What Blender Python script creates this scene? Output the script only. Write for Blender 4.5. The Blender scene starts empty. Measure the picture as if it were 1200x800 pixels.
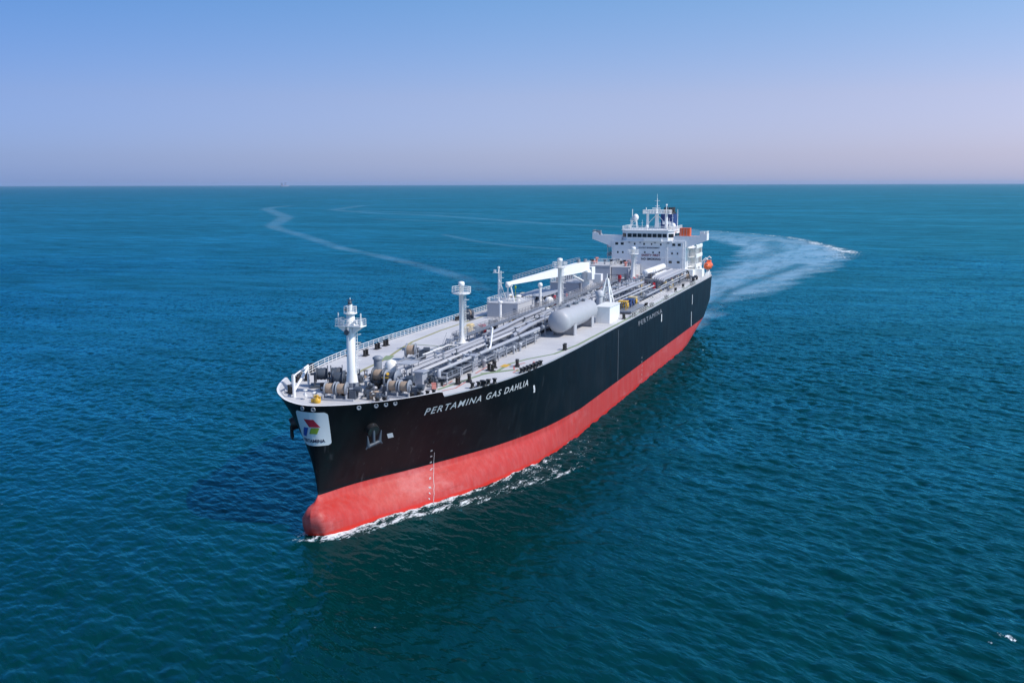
import bpy, math, random
import numpy as np
from mathutils import Matrix, Vector
random.seed(7)
S = bpy.context.scene
COL = S.collection

# ------------------------------------------------------------------ camera
# ship frame: x forward along the ship, y to port, z up from the water
f_px, pitch, roll, yaw = 1217.36, 0.1504, -0.0023, 0.3415
CAM = Vector((342.142, 69.091, 45.635))
F0 = Vector((-math.cos(yaw), -math.sin(yaw), 0)); R0 = Vector((F0.y, -F0.x, 0)); U0 = Vector((0, 0, 1))
Fd = F0*math.cos(pitch) - U0*math.sin(pitch); Ud = U0*math.cos(pitch) + F0*math.sin(pitch)
cr, sr = math.cos(roll), math.sin(roll)
Rt = R0*cr + Ud*sr; Up = Ud*cr - R0*sr
cam = bpy.data.cameras.new('camera'); camo = bpy.data.objects.new('camera', cam); COL.objects.link(camo)
M = Matrix.Identity(4)
for i in range(3):
    M[i][0] = Rt[i]; M[i][1] = Up[i]; M[i][2] = -Fd[i]; M[i][3] = CAM[i]
camo.matrix_world = M
cam.sensor_width = 36; cam.lens = f_px/1200*36; cam.clip_start = 1; cam.clip_end = 200000
S.camera = camo

# ------------------------------------------------------------------ sky, sun, exposure
SUN_EL = math.radians(46)
sd = Vector((0.05, 1.0, 0)).normalized()
SUN_DIR = Vector((sd.x*math.cos(SUN_EL), sd.y*math.cos(SUN_EL), math.sin(SUN_EL)))
W = bpy.data.worlds.new('World'); S.world = W; W.use_nodes = True
nt = W.node_tree; nt.nodes.clear()
sky = nt.nodes.new('ShaderNodeTexSky'); sky.sky_type = 'NISHITA'; sky.sun_disc = False
sky.sun_elevation = SUN_EL; sky.sun_rotation = math.atan2(sd.x, sd.y)
sky.air_density = 1.0; sky.dust_density = 0.6; sky.ozone_density = 1.5; sky.altitude = 0
# the hazy tropical air: pale violet-blue low down, deeper blue higher up; unseen zenith brightened to add fill light
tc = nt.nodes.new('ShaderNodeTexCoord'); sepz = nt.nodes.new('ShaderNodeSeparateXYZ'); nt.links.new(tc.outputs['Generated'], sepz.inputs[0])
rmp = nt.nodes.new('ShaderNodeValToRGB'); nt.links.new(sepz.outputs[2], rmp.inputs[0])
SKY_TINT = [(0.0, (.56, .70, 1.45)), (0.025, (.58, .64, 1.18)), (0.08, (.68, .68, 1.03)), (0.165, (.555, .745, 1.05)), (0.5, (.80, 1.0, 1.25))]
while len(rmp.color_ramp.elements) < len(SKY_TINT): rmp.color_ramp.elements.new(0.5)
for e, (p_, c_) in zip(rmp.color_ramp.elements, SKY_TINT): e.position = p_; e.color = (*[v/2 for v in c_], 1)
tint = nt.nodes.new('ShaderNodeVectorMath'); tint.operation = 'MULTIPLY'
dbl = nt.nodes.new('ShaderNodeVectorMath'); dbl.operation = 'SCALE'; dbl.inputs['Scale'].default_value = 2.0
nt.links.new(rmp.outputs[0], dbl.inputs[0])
bg = nt.nodes.new('ShaderNodeBackground'); bg.inputs[1].default_value = 0.13
wo = nt.nodes.new('ShaderNodeOutputWorld')
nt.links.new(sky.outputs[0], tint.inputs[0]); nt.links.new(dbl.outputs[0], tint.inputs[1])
my = nt.nodes.new('ShaderNodeMath'); my.operation = 'MULTIPLY_ADD'; my.inputs[1].default_value = .5; my.inputs[2].default_value = .5
nt.links.new(sepz.outputs[1], my.inputs[0])
rmy = nt.nodes.new('ShaderNodeValToRGB'); nt.links.new(my.outputs[0], rmy.inputs[0])
SIDE = [(.0, (.60, .72, .85)), (.14, (.60, .72, .85)), (.33, (1, 1, 1)), (.57, (1.42, 1.24, 1.12)), (.85, (1.35, 1.2, 1.1))]
while len(rmy.color_ramp.elements) < len(SIDE): rmy.color_ramp.elements.new(0.5)
for e, (p_, c_) in zip(rmy.color_ramp.elements, SIDE): e.position = p_; e.color = (*[v/2 for v in c_], 1)
dby = nt.nodes.new('ShaderNodeVectorMath'); dby.operation = 'SCALE'; dby.inputs['Scale'].default_value = 2.0
nt.links.new(rmy.outputs[0], dby.inputs[0])
tin2 = nt.nodes.new('ShaderNodeVectorMath'); tin2.operation = 'MULTIPLY'
nt.links.new(tint.outputs[0], tin2.inputs[0]); nt.links.new(dby.outputs[0], tin2.inputs[1])
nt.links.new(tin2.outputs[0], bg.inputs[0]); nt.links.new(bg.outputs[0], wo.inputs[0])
sl = bpy.data.lights.new('sun', 'SUN'); sl.energy = 4.4; sl.angle = math.radians(0.5); sl.color = (1.0, 0.95, 0.88)
so = bpy.data.objects.new('sun', sl); COL.objects.link(so); so.location = (0, 0, 300)
so.rotation_euler = SUN_DIR.to_track_quat('Z', 'Y').to_euler()
S.view_settings.view_transform = 'Standard'; S.view_settings.look = 'None'
S.view_settings.gamma = 1; S.view_settings.use_curve_mapping = False
S.view_settings.exposure = 0.0
S.cycles.max_bounces = 6; S.cycles.volume_bounces = 0; S.cycles.transparent_max_bounces = 8

# ------------------------------------------------------------------ materials
MATS = {}
def newmat(name):
    m = bpy.data.materials.new(name); m.use_nodes = True
    t = m.node_tree; t.nodes.clear()
    o = t.nodes.new('ShaderNodeOutputMaterial'); b = t.nodes.new('ShaderNodeBsdfPrincipled')
    t.links.new(b.outputs[0], o.inputs[0])
    return m, t, b, o
def N(t, kind, **kw):
    n = t.nodes.new(kind)
    for k, v in kw.items(): setattr(n, k, v)
    return n
def noise(t, vec, scale, detail=3, rough=0.55):
    n = N(t, 'ShaderNodeTexNoise'); n.inputs['Scale'].default_value = scale
    n.inputs['Detail'].default_value = detail; n.inputs['Roughness'].default_value = rough
    if vec is not None: t.links.new(vec, n.inputs['Vector'])
    return n.outputs['Fac']
def mapping(t, vec, scale=(1, 1, 1), rot=(0, 0, 0), loc=(0, 0, 0)):
    n = N(t, 'ShaderNodeMapping'); n.inputs['Scale'].default_value = scale; n.inputs['Rotation'].default_value = rot
    n.inputs['Location'].default_value = loc
    t.links.new(vec, n.inputs['Vector']); return n.outputs[0]
def math_(t, op, a, b=None, c=None, clamp=False):
    n = N(t, 'ShaderNodeMath', operation=op); n.use_clamp = clamp
    for i, v in enumerate((a, b, c)):
        if v is None: continue
        if isinstance(v, (int, float)): n.inputs[i].default_value = v
        else: t.links.new(v, n.inputs[i])
    return n.outputs[0]
def mixc(t, fac, a, b, blend='MIX'):
    n = N(t, 'ShaderNodeMix', data_type='RGBA', blend_type=blend)
    for i, v in ((0, fac), (6, a), (7, b)):
        if isinstance(v, (int, float)): n.inputs[i].default_value = v
        elif isinstance(v, tuple): n.inputs[i].default_value = (*v[:3], 1)
        else: t.links.new(v, n.inputs[i])
    return n.outputs[2]
def ramp(t, fac, lo, hi):
    n = N(t, 'ShaderNodeMapRange'); n.interpolation_type = 'SMOOTHSTEP'
    t.links.new(fac, n.inputs[0]); n.inputs[1].default_value = lo; n.inputs[2].default_value = hi
    return n.outputs[0]
def position(t):
    return N(t, 'ShaderNodeNewGeometry').outputs['Position']
def paint(name, col, rough=0.5, var=0.12, stain=None, metal=0.0, amount=0.5):
    m, t, b, o = newmat(name)
    p = position(t)
    n1 = noise(t, p, 0.35, 4); n2 = noise(t, p, 2.2, 4)
    d = math_(t, 'MULTIPLY_ADD', n1, var, 1 - var*0.5); d2 = math_(t, 'MULTIPLY_ADD', n2, var, 1 - var*0.5)
    v = N(t, 'ShaderNodeVectorMath', operation='SCALE'); v.inputs[0].default_value = col; t.links.new(math_(t, 'MULTIPLY', d, d2), v.inputs['Scale'])
    c = v.outputs[0]
    if stain:
        mk = ramp(t, noise(t, mapping(t, p, (1, 1, 0.25)), 1.1, 5, 0.65), 0.56, 0.72)
        c = mixc(t, math_(t, 'MULTIPLY', mk, amount), c, stain)
    t.links.new(c, b.inputs['Base Color'])
    b.inputs['Roughness'].default_value = rough; b.inputs['Metallic'].default_value = metal
    MATS[name] = m
    return m
white = paint('white_paint', (0.78, 0.78, 0.77), 0.45, 0.08, (0.5, 0.42, 0.34), amount=0.25)
housew = paint('superstructure_paint', (0.78, 0.78, 0.79), 0.5, 0.05, (0.5, 0.46, 0.42), amount=0.15)
grey = paint('grey_paint', (0.36, 0.38, 0.42), 0.5, 0.12, (0.30, 0.24, 0.2), amount=0.4)
pipeg = paint('pipe_paint', (0.31, 0.325, 0.37), 0.42, 0.12, (0.34, 0.29, 0.26), amount=0.35)
tankm = paint('tank_paint', (0.45, 0.46, 0.49), 0.5, 0.08, (0.42, 0.40, 0.38), amount=0.25)
midg = paint('mid_grey_paint', (0.20, 0.225, 0.27), 0.5, 0.2)
darkg = paint('dark_machinery', (0.055, 0.07, 0.095), 0.5, 0.3, (0.16, 0.1, 0.07), amount=0.4)
black = paint('black_fitting', (0.016, 0.016, 0.018), 0.45, 0.3)
rope = paint('mooring_rope', (0.36, 0.27, 0.20), 0.9, 0.6)
red = paint('red_fitting', (0.45, 0.015, 0.03), 0.5, 0.2)
pinkred = paint('faded_red_paint', (0.52, 0.20, 0.17), 0.6, 0.25)
yellow = paint('yellow_fitting', (0.62, 0.36, 0.03), 0.5, 0.2)
paleyellow = paint('pale_yellow_cover', (0.62, 0.50, 0.28), 0.6, 0.2)
orange = paint('orange_paint', (0.72, 0.12, 0.03), 0.45, 0.15)
green = paint('green_walkway_paint', (0.20, 0.27, 0.15), 0.7, 0.3)
olive = paint('olive_walkway_paint', (0.30, 0.29, 0.14), 0.7, 0.3)
bluem = paint('blue_paint', (0.010, 0.035, 0.15), 0.5, 0.15)
glass = paint('dark_window_glass', (0.012, 0.016, 0.022), 0.15, 0.1)
lettering = paint('white_lettering', (0.72, 0.73, 0.75), 0.5, 0.06)
signw = paint('sign_white', (0.60, 0.64, 0.68), 0.5, 0.05)
signblue = paint('sign_blue', (0.012, 0.06, 0.30), 0.5, 0.05)
signred = paint('sign_red', (0.40, 0.012, 0.035), 0.5, 0.05)
signgreen = paint('sign_green', (0.20, 0.30, 0.03), 0.5, 0.05)
signnavy = paint('sign_dark_blue_letters', (0.012, 0.02, 0.06), 0.5, 0.05)
markred = paint('dark_red_lettering', (0.22, 0.03, 0.06), 0.5, 0.05)
steel = paint('galvanised_steel', (0.33, 0.33, 0.35), 0.45, 0.2, metal=0.4)
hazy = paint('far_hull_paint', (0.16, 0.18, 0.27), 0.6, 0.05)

def deck_material():
    m, t, b, o = newmat('deck_paint'); p = position(t)
    base = mixc(t, ramp(t, noise(t, p, 0.12, 4), 0.3, 0.7), (0.47, 0.47, 0.49), (0.55, 0.545, 0.55))
    base = mixc(t, math_(t, 'MULTIPLY', ramp(t, noise(t, p, 1.3, 5), 0.5, 0.75), 0.25), base, (0.36, 0.36, 0.38))
    rust = ramp(t, noise(t, mapping(t, p, (0.35, 1, 1)), 0.22, 6, 0.7), 0.60, 0.74)
    base = mixc(t, math_(t, 'MULTIPLY', rust, 0.45), base, (0.46, 0.36, 0.28))
    # welded plate seams: slightly darker lines across the deck
    w = N(t, 'ShaderNodeTexWave', wave_type='BANDS', bands_direction='X'); w.inputs['Scale'].default_value = 0.075
    t.links.new(p, w.inputs['Vector'])
    base = mixc(t, math_(t, 'MULTIPLY', ramp(t, w.outputs['Fac'], 0.985, 1.0), 0.35), base, (0.33, 0.33, 0.35))
    t.links.new(base, b.inputs['Base Color']); b.inputs['Roughness'].default_value = 0.6
    return m
deckm = deck_material()

def hull_materials():
    # black topsides
    m, t, b, o = newmat('black_topside_paint'); p = position(t)
    st = noise(t, mapping(t, p, (1.4, 1.4, 0.05)), 0.55, 5, 0.6)
    big = noise(t, mapping(t, p, (0.5, 0.5, 1)), 0.16, 4)
    c = mixc(t, math_(t, 'MULTIPLY', ramp(t, st, 0.5, 0.8), 0.55), (0.0028, 0.0034, 0.0052), (0.014, 0.017, 0.021))
    c = mixc(t, math_(t, 'MULTIPLY', ramp(t, big, 0.5, 0.75), 0.45), c, (0.011, 0.012, 0.015))
    run = ramp(t, noise(t, mapping(t, p, (1.0, 1.0, 0.035)), 1.7, 3, .5), .64, .74)
    c = mixc(t, math_(t, 'MULTIPLY', run, .5), c, (0.045, 0.048, 0.054))
    rub = ramp(t, noise(t, mapping(t, p, (.16, .16, 1.4)), .6, 5, .7), .60, .72)
    c = mixc(t, math_(t, 'MULTIPLY', rub, .4), c, (0.035, 0.036, 0.04))
    t.links.new(c, b.inputs['Base Color'])
    r = math_(t, 'MULTIPLY_ADD', noise(t, mapping(t, p, (1, 1, 0.3)), 0.5, 4), 0.25, 0.30)
    t.links.new(r, b.inputs['Roughness']); b.inputs['Specular IOR Level'].default_value = .22
    w = N(t, 'ShaderNodeTexWave', wave_type='BANDS', bands_direction='X'); w.inputs['Scale'].default_value = 0.05
    w.inputs['Distortion'].default_value = 0.3; t.links.new(p, w.inputs['Vector'])
    bp = N(t, 'ShaderNodeBump'); bp.inputs['Strength'].default_value = 0.25; bp.inputs['Distance'].default_value = 0.08
    h = math_(t, 'ADD', math_(t, 'MULTIPLY', noise(t, p, 0.22, 2), 0.9), math_(t, 'MULTIPLY', ramp(t, w.outputs['Fac'], 0.97, 1.0), -0.15))
    t.links.new(h, bp.inputs['Height']); t.links.new(bp.outputs[0], b.inputs['Normal'])
    # red boot
    m2, t, b, o = newmat('red_antifouling_paint'); p = position(t)
    z = N(t, 'ShaderNodeSeparateXYZ'); t.links.new(p, z.inputs[0]); z = z.outputs[2]
    st = noise(t, mapping(t, p, (1.6, 1.6, 0.12)), 0.7, 5, 0.65)
    fine = noise(t, mapping(t, p, (1, 1, 0.15)), 2.4, 4, 0.6)
    c = mixc(t, ramp(t, st, 0.35, 0.72), (0.42, 0.029, 0.024), (0.44, 0.062, 0.056))
    c = mixc(t, math_(t, 'MULTIPLY', ramp(t, fine, 0.48, 0.72), 0.7), c, (0.33, 0.036, 0.034))
    pale = ramp(t, noise(t, mapping(t, p, (0.5, 0.5, 1)), 0.2, 6, 0.72), 0.52, 0.72)
    c = mixc(t, math_(t, 'MULTIPLY', pale, 0.36), c, (0.56, 0.22, 0.22))
    sc = ramp(t, noise(t, mapping(t, p, (.12, .12, 1.6)), 1.0, 5, .7), .60, .70)
    c = mixc(t, math_(t, 'MULTIPLY', sc, .45), c, (0.24, 0.035, 0.03))
    wl = math_(t, 'ADD', z, math_(t, 'MULTIPLY', noise(t, p, 0.5, 3), 0.7))
    wet = math_(t, 'SUBTRACT', 1.0, ramp(t, wl, 0.65, 1.0))
    c = mixc(t, wet, c, (0.50, 0.022, 0.012))
    t.links.new(c, b.inputs['Base Color'])
    t.links.new(math_(t, 'MULTIPLY_ADD', wet, -0.2, 0.5), b.inputs['Roughness']); b.inputs['Specular IOR Level'].default_value = .3
    return m, m2
topm, bootm = hull_materials()

# ------------------------------------------------------------------ mesh helpers
class MB:
    def __init__(s): s.v = []; s.f = []; s.sm = []; s.mi = []
    def add(s, verts, faces, smooth=False, mi=0):
        o = len(s.v); s.v += [tuple(q) for q in verts]
        for fc in faces: s.f.append(tuple(i + o for i in fc)); s.sm.append(smooth); s.mi.append(mi)
        return s
    def mm(s, x0, x1, y0, y1, z0, z1):
        return s.add([(x0,y0,z0),(x1,y0,z0),(x1,y1,z0),(x0,y1,z0),(x0,y0,z1),(x1,y0,z1),(x1,y1,z1),(x0,y1,z1)],
                     [(3,2,1,0),(4,5,6,7),(0,1,5,4),(1,2,6,5),(2,3,7,6),(3,0,4,7)])
    def box(s, c, d, rz=0.0):
        q = []
        for sx, sy, sz in ((-1,-1,-1),(1,-1,-1),(1,1,-1),(-1,1,-1),(-1,-1,1),(1,-1,1),(1,1,1),(-1,1,1)):
            x, y = sx*d[0]/2, sy*d[1]/2
            q.append((c[0]+x*math.cos(rz)-y*math.sin(rz), c[1]+x*math.sin(rz)+y*math.cos(rz), c[2]+sz*d[2]/2))
        return s.add(q, [(3,2,1,0),(4,5,6,7),(0,1,5,4),(1,2,6,5),(2,3,7,6),(3,0,4,7)])
    def cyl(s, a, b, r, r2=None, n=12, caps=True, smooth=True):
        a, b = Vector(a), Vector(b); r2 = r if r2 is None else r2
        d = (b-a).normalized(); u = d.orthogonal().normalized(); w = d.cross(u)
        q = []
        for p, rr in ((a, r), (b, r2)):
            for i in range(n):
                t = 2*math.pi*i/n; q.append(p + (u*math.cos(t) + w*math.sin(t))*rr)
        s.add(q, [(i, (i+1) % n, n+(i+1) % n, n+i) for i in range(n)], smooth)
        if caps:
            s.add(q[:n], [tuple(reversed(range(n)))]); s.add(q[n:], [tuple(range(n))])
        return s
    def tube(s, pts, r, n=8):
        pts = [Vector(p) for p in pts]; rings = []
        up = None
        for i, p in enumerate(pts):
            d = ((pts[min(i+1, len(pts)-1)] - p).normalized() + (p - pts[max(i-1, 0)]).normalized()).normalized()
            u = d.orthogonal().normalized() if up is None else (up - d*up.dot(d)).normalized()
            up = u; w = d.cross(u)
            rings.append([p + (u*math.cos(2*math.pi*k/n) + w*math.sin(2*math.pi*k/n))*r for k in range(n)])
        q = [x for rg in rings for x in rg]
        fs = [(i*n+k, i*n+(k+1) % n, (i+1)*n+(k+1) % n, (i+1)*n+k) for i in range(len(pts)-1) for k in range(n)]
        s.add(q, fs, True)
        s.add(rings[0], [tuple(reversed(range(n)))]); s.add(rings[-1], [tuple(range(n))])
        return s
    def lathe(s, prof, c, axis='z', n=20):
        q = []
        for r, h in prof:
            for k in range(n):
                t = 2*math.pi*k/n; a, b = r*math.cos(t), r*math.sin(t)
                q.append({'z': (c[0]+a, c[1]+b, c[2]+h), 'x': (c[0]+h, c[1]+a, c[2]+b), 'y': (c[0]+b, c[1]+h, c[2]+a)}[axis])
        m = len(prof)
        s.add(q, [(i*n+k, i*n+(k+1) % n, (i+1)*n+(k+1) % n, (i+1)*n+k) for i in range(m-1) for k in range(n)], True)
        s.add(q[:n], [tuple(reversed(range(n)))]); s.add(q[-n:], [tuple(range(n))])
        return s
    def prism(s, poly, z0, z1):
        n = len(poly)
        q = [(x, y, z0) for x, y in poly] + [(x, y, z1) for x, y in poly]
        return s.add(q, [tuple(reversed(range(n))), tuple(range(n, 2*n))] + [(i, (i+1) % n, n+(i+1) % n, n+i) for i in range(n)])
    def mesh(s, name):
        me = bpy.data.meshes.new(name); me.from_pydata(s.v, [], s.f); me.update()
        me.polygons.foreach_set('use_smooth', s.sm); me.polygons.foreach_set('material_index', s.mi)
        return me
WM = {}
def link(name, me, mats, parent=None, loc=(0, 0, 0), rz=0.0):
    o = bpy.data.objects.new(name, me); COL.objects.link(o)
    if me is not None:
        for m in (mats if isinstance(mats, (list, tuple)) else [mats]):
            if len(me.materials) < (len(mats) if isinstance(mats, (list, tuple)) else 1): me.materials.append(m)
    w = Matrix.Translation(loc) @ Matrix.Rotation(rz, 4, 'Z')
    WM[o] = w
    if parent is not None:
        o.parent = parent; o.matrix_parent_inverse = WM[parent].inverted()
    o.matrix_basis = w
    return o
def part(name, mb, mat, parent, loc=(0, 0, 0), rz=0.0, label=None):
    o = link(name, mb.mesh(name) if isinstance(mb, MB) else mb, mat, parent, loc, rz)
    if label: o['label'] = label
    return o
def thing(o, label, cat, group=None):
    o['label'] = label; o['category'] = cat
    if group: o['group'] = group
    return o
def text_mesh(txt, size, extr=0.0, bold=0.0, shear=0.0, spacing=1.0):
    cu = bpy.data.curves.new('lettering', 'FONT'); cu.body = txt; cu.size = size; cu.extrude = extr; cu.offset = bold
    cu.shear = shear; cu.space_character = spacing; cu.align_x = 'LEFT'; cu.resolution_u = 3
    ob = bpy.data.objects.new('lettering', cu); COL.objects.link(ob)
    dg = bpy.context.evaluated_depsgraph_get(); dg.update()
    me = bpy.data.meshes.new_from_object(ob.evaluated_get(dg))
    v = [tuple(x.co) for x in me.vertices]; fc = [tuple(p.vertices) for p in me.polygons]
    bpy.data.objects.remove(ob); bpy.data.curves.remove(cu); bpy.data.meshes.remove(me)
    return v, fc

# ------------------------------------------------------------------ hull form
ZD, ZR, BH = 16.3, 4.78, 18.3
def cr_(pts, n):
    P = np.array(pts, float); d = np.r_[0, np.cumsum(np.linalg.norm(np.diff(P, axis=0), axis=1)**0.5)]
    T = np.vstack([2*P[0]-P[1], P, 2*P[-1]-P[-2]]); out = []
    us = np.linspace(0, len(P)-1, n)
    for u in us:
        i = min(int(u), len(P)-2); t = u-i; a, b, c, e = T[i], T[i+1], T[i+2], T[i+3]
        out.append(0.5*((2*b)+(-a+c)*t+(2*a-5*b+4*c-e)*t*t+(-a+3*b-3*c+e)*t**3))
    out = np.array(out); out[0] = P[0]; out[:, 1] = np.clip(out[:, 1], 0, BH); return out
NP = 78
FW = {
 -1.6: [(226.6,.55),(226.2,1.8),(225.5,2.4),(224.3,2.85),(222.3,3.8),(220.2,4.7),(217.8,5.6),(212.5,8.3),(204,11.9),(193.7,14.9),(179.8,17.45),(164.5,BH)],
 0.0: [(227.3,.55),(226.95,1.8),(226.3,2.45),(225.0,3.0),(222.8,3.9),(220.4,4.7),(217.6,5.6),(212.3,8.1),(204,11.8),(193.7,14.8),(179.7,17.4),(164,BH)],
 1.2: [(227.9,.55),(227.5,1.85),(226.8,2.45),(225.6,2.9),(223,3.65),(220.4,4.35),(217.4,5.25),(212.1,7.7),(204,11.5),(193.4,14.6),(179.4,17.3),(163.7,BH)],
 2.2: [(228.1,.55),(227.75,1.75),(227.1,2.3),(225.9,2.6),(223,3.15),(219.8,3.65),(217,4.5),(212,6.9),(204,11.0),(193,14.3),(179,17.1),(163.2,BH)],
 3.1: [(227.95,.5),(227.6,1.4),(227.1,1.8),(226.1,2.0),(222.8,2.4),(219,3.0),(216.4,3.9),(211,6.5),(202.5,10.6),(192,14.0),(178.4,16.95),(162.7,BH)],
 3.6: [(227.3,.35),(227.1,.85),(226.8,1.15),(226,1.3),(222.3,1.75),(218.6,2.6),(215.6,3.9),(210.5,6.4),(201.5,10.4),(191.3,13.8),(178,16.8),(162.4,BH)],
 4.0: [(226.1,.2),(225.9,.45),(225.5,.65),(224.6,.8),(222,1.3),(218.1,2.45),(214.7,3.95),(209.9,6.3),(200.5,10.3),(190.8,13.7),(177.7,16.7),(162,BH)],
 4.78: [(224.95,0),(224.7,.16),(223.9,.4),(222.5,.8),(220.5,1.35),(217.8,2.3),(214,4),(209.5,6.2),(200,10.3),(190.5,13.7),(177.6,16.7),(162,BH)],
 17.8: [(226.9,0),(226.6,1.5),(225.8,3.2),(224.6,5.0),(223,6.7),(220.5,8.9),(217,11.1),(211.5,13.5),(203,16),(193,17.5),(180,18.2),(165,BH)],
}
FWC = {z: cr_(p, NP) for z, p in FW.items()}
BULB_OFF = lambda z: float(np.interp(z, [3.1, 3.6, 4.0, ZR], [.55, .35, .2, 0]))   # the bulb sits a touch off the measured centreline
def fore_curve(z):
    if z >= ZR:
        t = (z-ZR)/(17.8-ZR); w = t**1.22
        c = FWC[ZR]*(1-w) + FWC[17.8]*w
        return c
    ks = sorted(k for k in FWC if k <= ZR)
    for a, b in zip(ks, ks[1:]):
        if a <= z <= b:
            t = (z-a)/(b-a); return FWC[a]*(1-t)+FWC[b]*t
    return FWC[ks[0]]
def hull_arc(z):
    c = fore_curve(z); tail = np.stack([np.linspace(c[-1, 0]-2, 40, 60), np.full(60, BH)], 1)
    c = np.vstack([c, tail]); L = np.r_[0, np.cumsum(np.linalg.norm(np.diff(c, axis=0), axis=1))]
    return c, L
_arc = {}
def hull_at_s(z, s, off=0.0):
    """point on the hull at arc length s from the stem along the waterline at height z (s<0: starboard)"""
    k = round(z, 2)
    if k not in _arc: _arc[k] = hull_arc(k)
    c, L = _arc[k]; a = abs(s)
    p = np.array([np.interp(a, L, c[:, 0]), np.interp(a, L, c[:, 1])])
    q = np.array([np.interp(a+0.3, L, c[:, 0]), np.interp(a+0.3, L, c[:, 1])])
    r = np.array([np.interp(max(a-0.3, 0), L, c[:, 0]), np.interp(max(a-0.3, 0), L, c[:, 1])])
    d = q-r
    if a < 0.3: d = np.array([q[0]-np.interp(0.3-a, L, c[:, 0]), q[1]+np.interp(0.3-a, L, c[:, 1])])
    d /= np.linalg.norm(d)+1e-9
    n = np.array([d[1], -d[0]]); n = n if n[0] > 0 or n[1] > 0 else -n
    if n[1] < -0.2: n = -n
    p = p+n*off
    sg = 1 if s >= 0 else -1
    return Vector((p[0], p[1]*sg, z)), Vector((n[0], n[1]*sg, 0))
def s_of_x(z, x):
    c, L = hull_arc(z)
    return float(np.interp(-x, -c[:, 0], L))
def hull_y(x, z):
    c, L = hull_arc(z)
    return float(np.interp(-x, -c[:, 0], c[:, 1]))
AF = {
 -1.6: [(15,0),(16,1.5),(21,5.5),(32,12.5),(46,16.8),(62,18.2),(80,BH)],
 0.0: [(12,0),(13,2),(18,7),(28,13.4),(40,16.9),(56,18.2),(75,BH)],
 ZR: [(3.0,0),(3.1,5),(4.6,10.5),(9.2,15),(16.5,17.5),(28,18.25),(48,BH)],
 9.0: [(0.3,0),(0.3,10),(1.0,14),(3.2,16.5),(8,17.8),(17,18.25),(36,BH)],
 ZD: [(0,0),(0,11.5),(0.5,15),(2.0,16.9),(5,17.8),(12,18.2),(30,BH)],
}
AFC = {z: cr_(p, 40) for z, p in AF.items()}
def aft_curve(z):
    ks = sorted(AFC)
    z = min(max(z, ks[0]), ks[-1])
    for a, b in zip(ks, ks[1:]):
        if a <= z <= b:
            t = (z-a)/(b-a); return AFC[a]*(1-t)+AFC[b]*t
def level(z):
    a = aft_curve(z); f = fore_curve(z)[::-1]
    mid = np.stack([np.linspace(a[-1, 0], f[0, 0], 22)[1:-1], np.full(20, BH)], 1)
    return np.vstack([a, mid, f])
HZ = [-1.6, -0.8, 0, 0.6, 1.2, 1.7, 2.2, 2.65, 3.1, 3.35, 3.6, 3.8, 4.0, 4.25, 4.5, ZR, 5.3, 6, 7, 8, 9, 10, 11, 12, 13, 14, 15, 15.7, ZD]

# ------------------------------------------------------------------ the ship
ship = link('gas_carrier', None, None, None, (115, 0, 0))
thing(ship, 'long gas carrier with black and red hull and white bridge house under way', 'ship')
mb = MB(); rows = [level(z) for z in HZ]; n = len(rows[0])
for sg in (1, -1):
    vs = [(p[0], p[1] if sg > 0 else -p[1]+2*BULB_OFF(z)*min(1, max(0, (p[0]-200)/22)), z) for z, r in zip(HZ, rows) for p in r]
    for j in range(len(HZ)-1):
        mi = 1 if HZ[j+1] <= ZR+1e-6 else 0
        fs = []
        for i in range(n-1):
            a, b, c, d = j*n+i, j*n+i+1, (j+1)*n+i+1, (j+1)*n+i
            fs.append((b, a, d, c) if sg > 0 else (a, b, c, d))
        if j == 0: mb.add(vs, fs, True, mi); base = len(mb.v)-len(vs)
        else:
            for fc in fs: mb.f.append(tuple(i+base for i in fc)); mb.sm.append(True); mb.mi.append(mi)
hull = part('hull', mb, [topm, bootm], ship)
# weld the two halves along the stem so the bow shades as one surface
import bmesh
bm = bmesh.new(); bm.from_mesh(hull.data); bmesh.ops.remove_doubles(bm, verts=bm.verts, dist=0.004); bm.to_mesh(hull.data); bm.free()
# deck
dl = level(ZD-0.02)
mb = MB(); q = [(p[0], p[1], ZD-0.02) for p in dl] + [(p[0], -p[1], ZD-0.02) for p in dl]; n = len(dl)
mb.add(q, [(i+n, i+1+n, i+1, i) for i in range(n-1)])
deck = part('deck', mb, deckm, ship)
# bulwark round the bow: black outside, pale inside
XB = 212.6
mb = MB()
for sg in (1, -1):
    z0, z1 = ZD, 17.3
    c0, c1 = fore_curve(z0), fore_curve(z1); k = [i for i in range(NP) if c0[i, 0] > (XB-1.6 if sg > 0 else 209.6)]
    o0, o1, i0, i1 = [], [], [], []
    for i in k:
        h = min(1, max(0.0, (c0[i, 0]-(XB-1.3))/1.0)) if sg > 0 else 1.0; z = z0+(z1-z0)*h
        cc = fore_curve(z)
        a = Vector((c0[i, 0], c0[i, 1]*sg, z0)); b = Vector((cc[i, 0], cc[i, 1]*sg, z))
        d = cc[min(i+1, NP-1)]-cc[max(i-1, 0)]; d /= np.linalg.norm(d)
        nn = Vector((-d[1], d[0]*sg, 0)) if True else None
        if nn.y*sg > 0 or (abs(cc[i, 1]) < 0.3): nn = Vector((-abs(nn.x), -abs(nn.y)*sg, 0))
        if i == 0: nn = Vector((-1, 0, 0))
        o0.append(a); o1.append(b); i0.append(a+nn*0.3); i1.append(b+nn*0.3)
    m_ = len(k)
    def strip(A, B, mi, flip):
        mb.add(A+B, [((i, i+1, m_+i+1, m_+i) if flip else (i+1, i, m_+i, m_+i+1)) for i in range(m_-1)], True, mi)
    strip(o0, o1, 0, sg > 0); strip(i0, i1, 2, sg < 0); strip(o1, i1, 1, sg > 0)
part('bulwark', mb, [topm, housew, tankm], ship)

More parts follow.
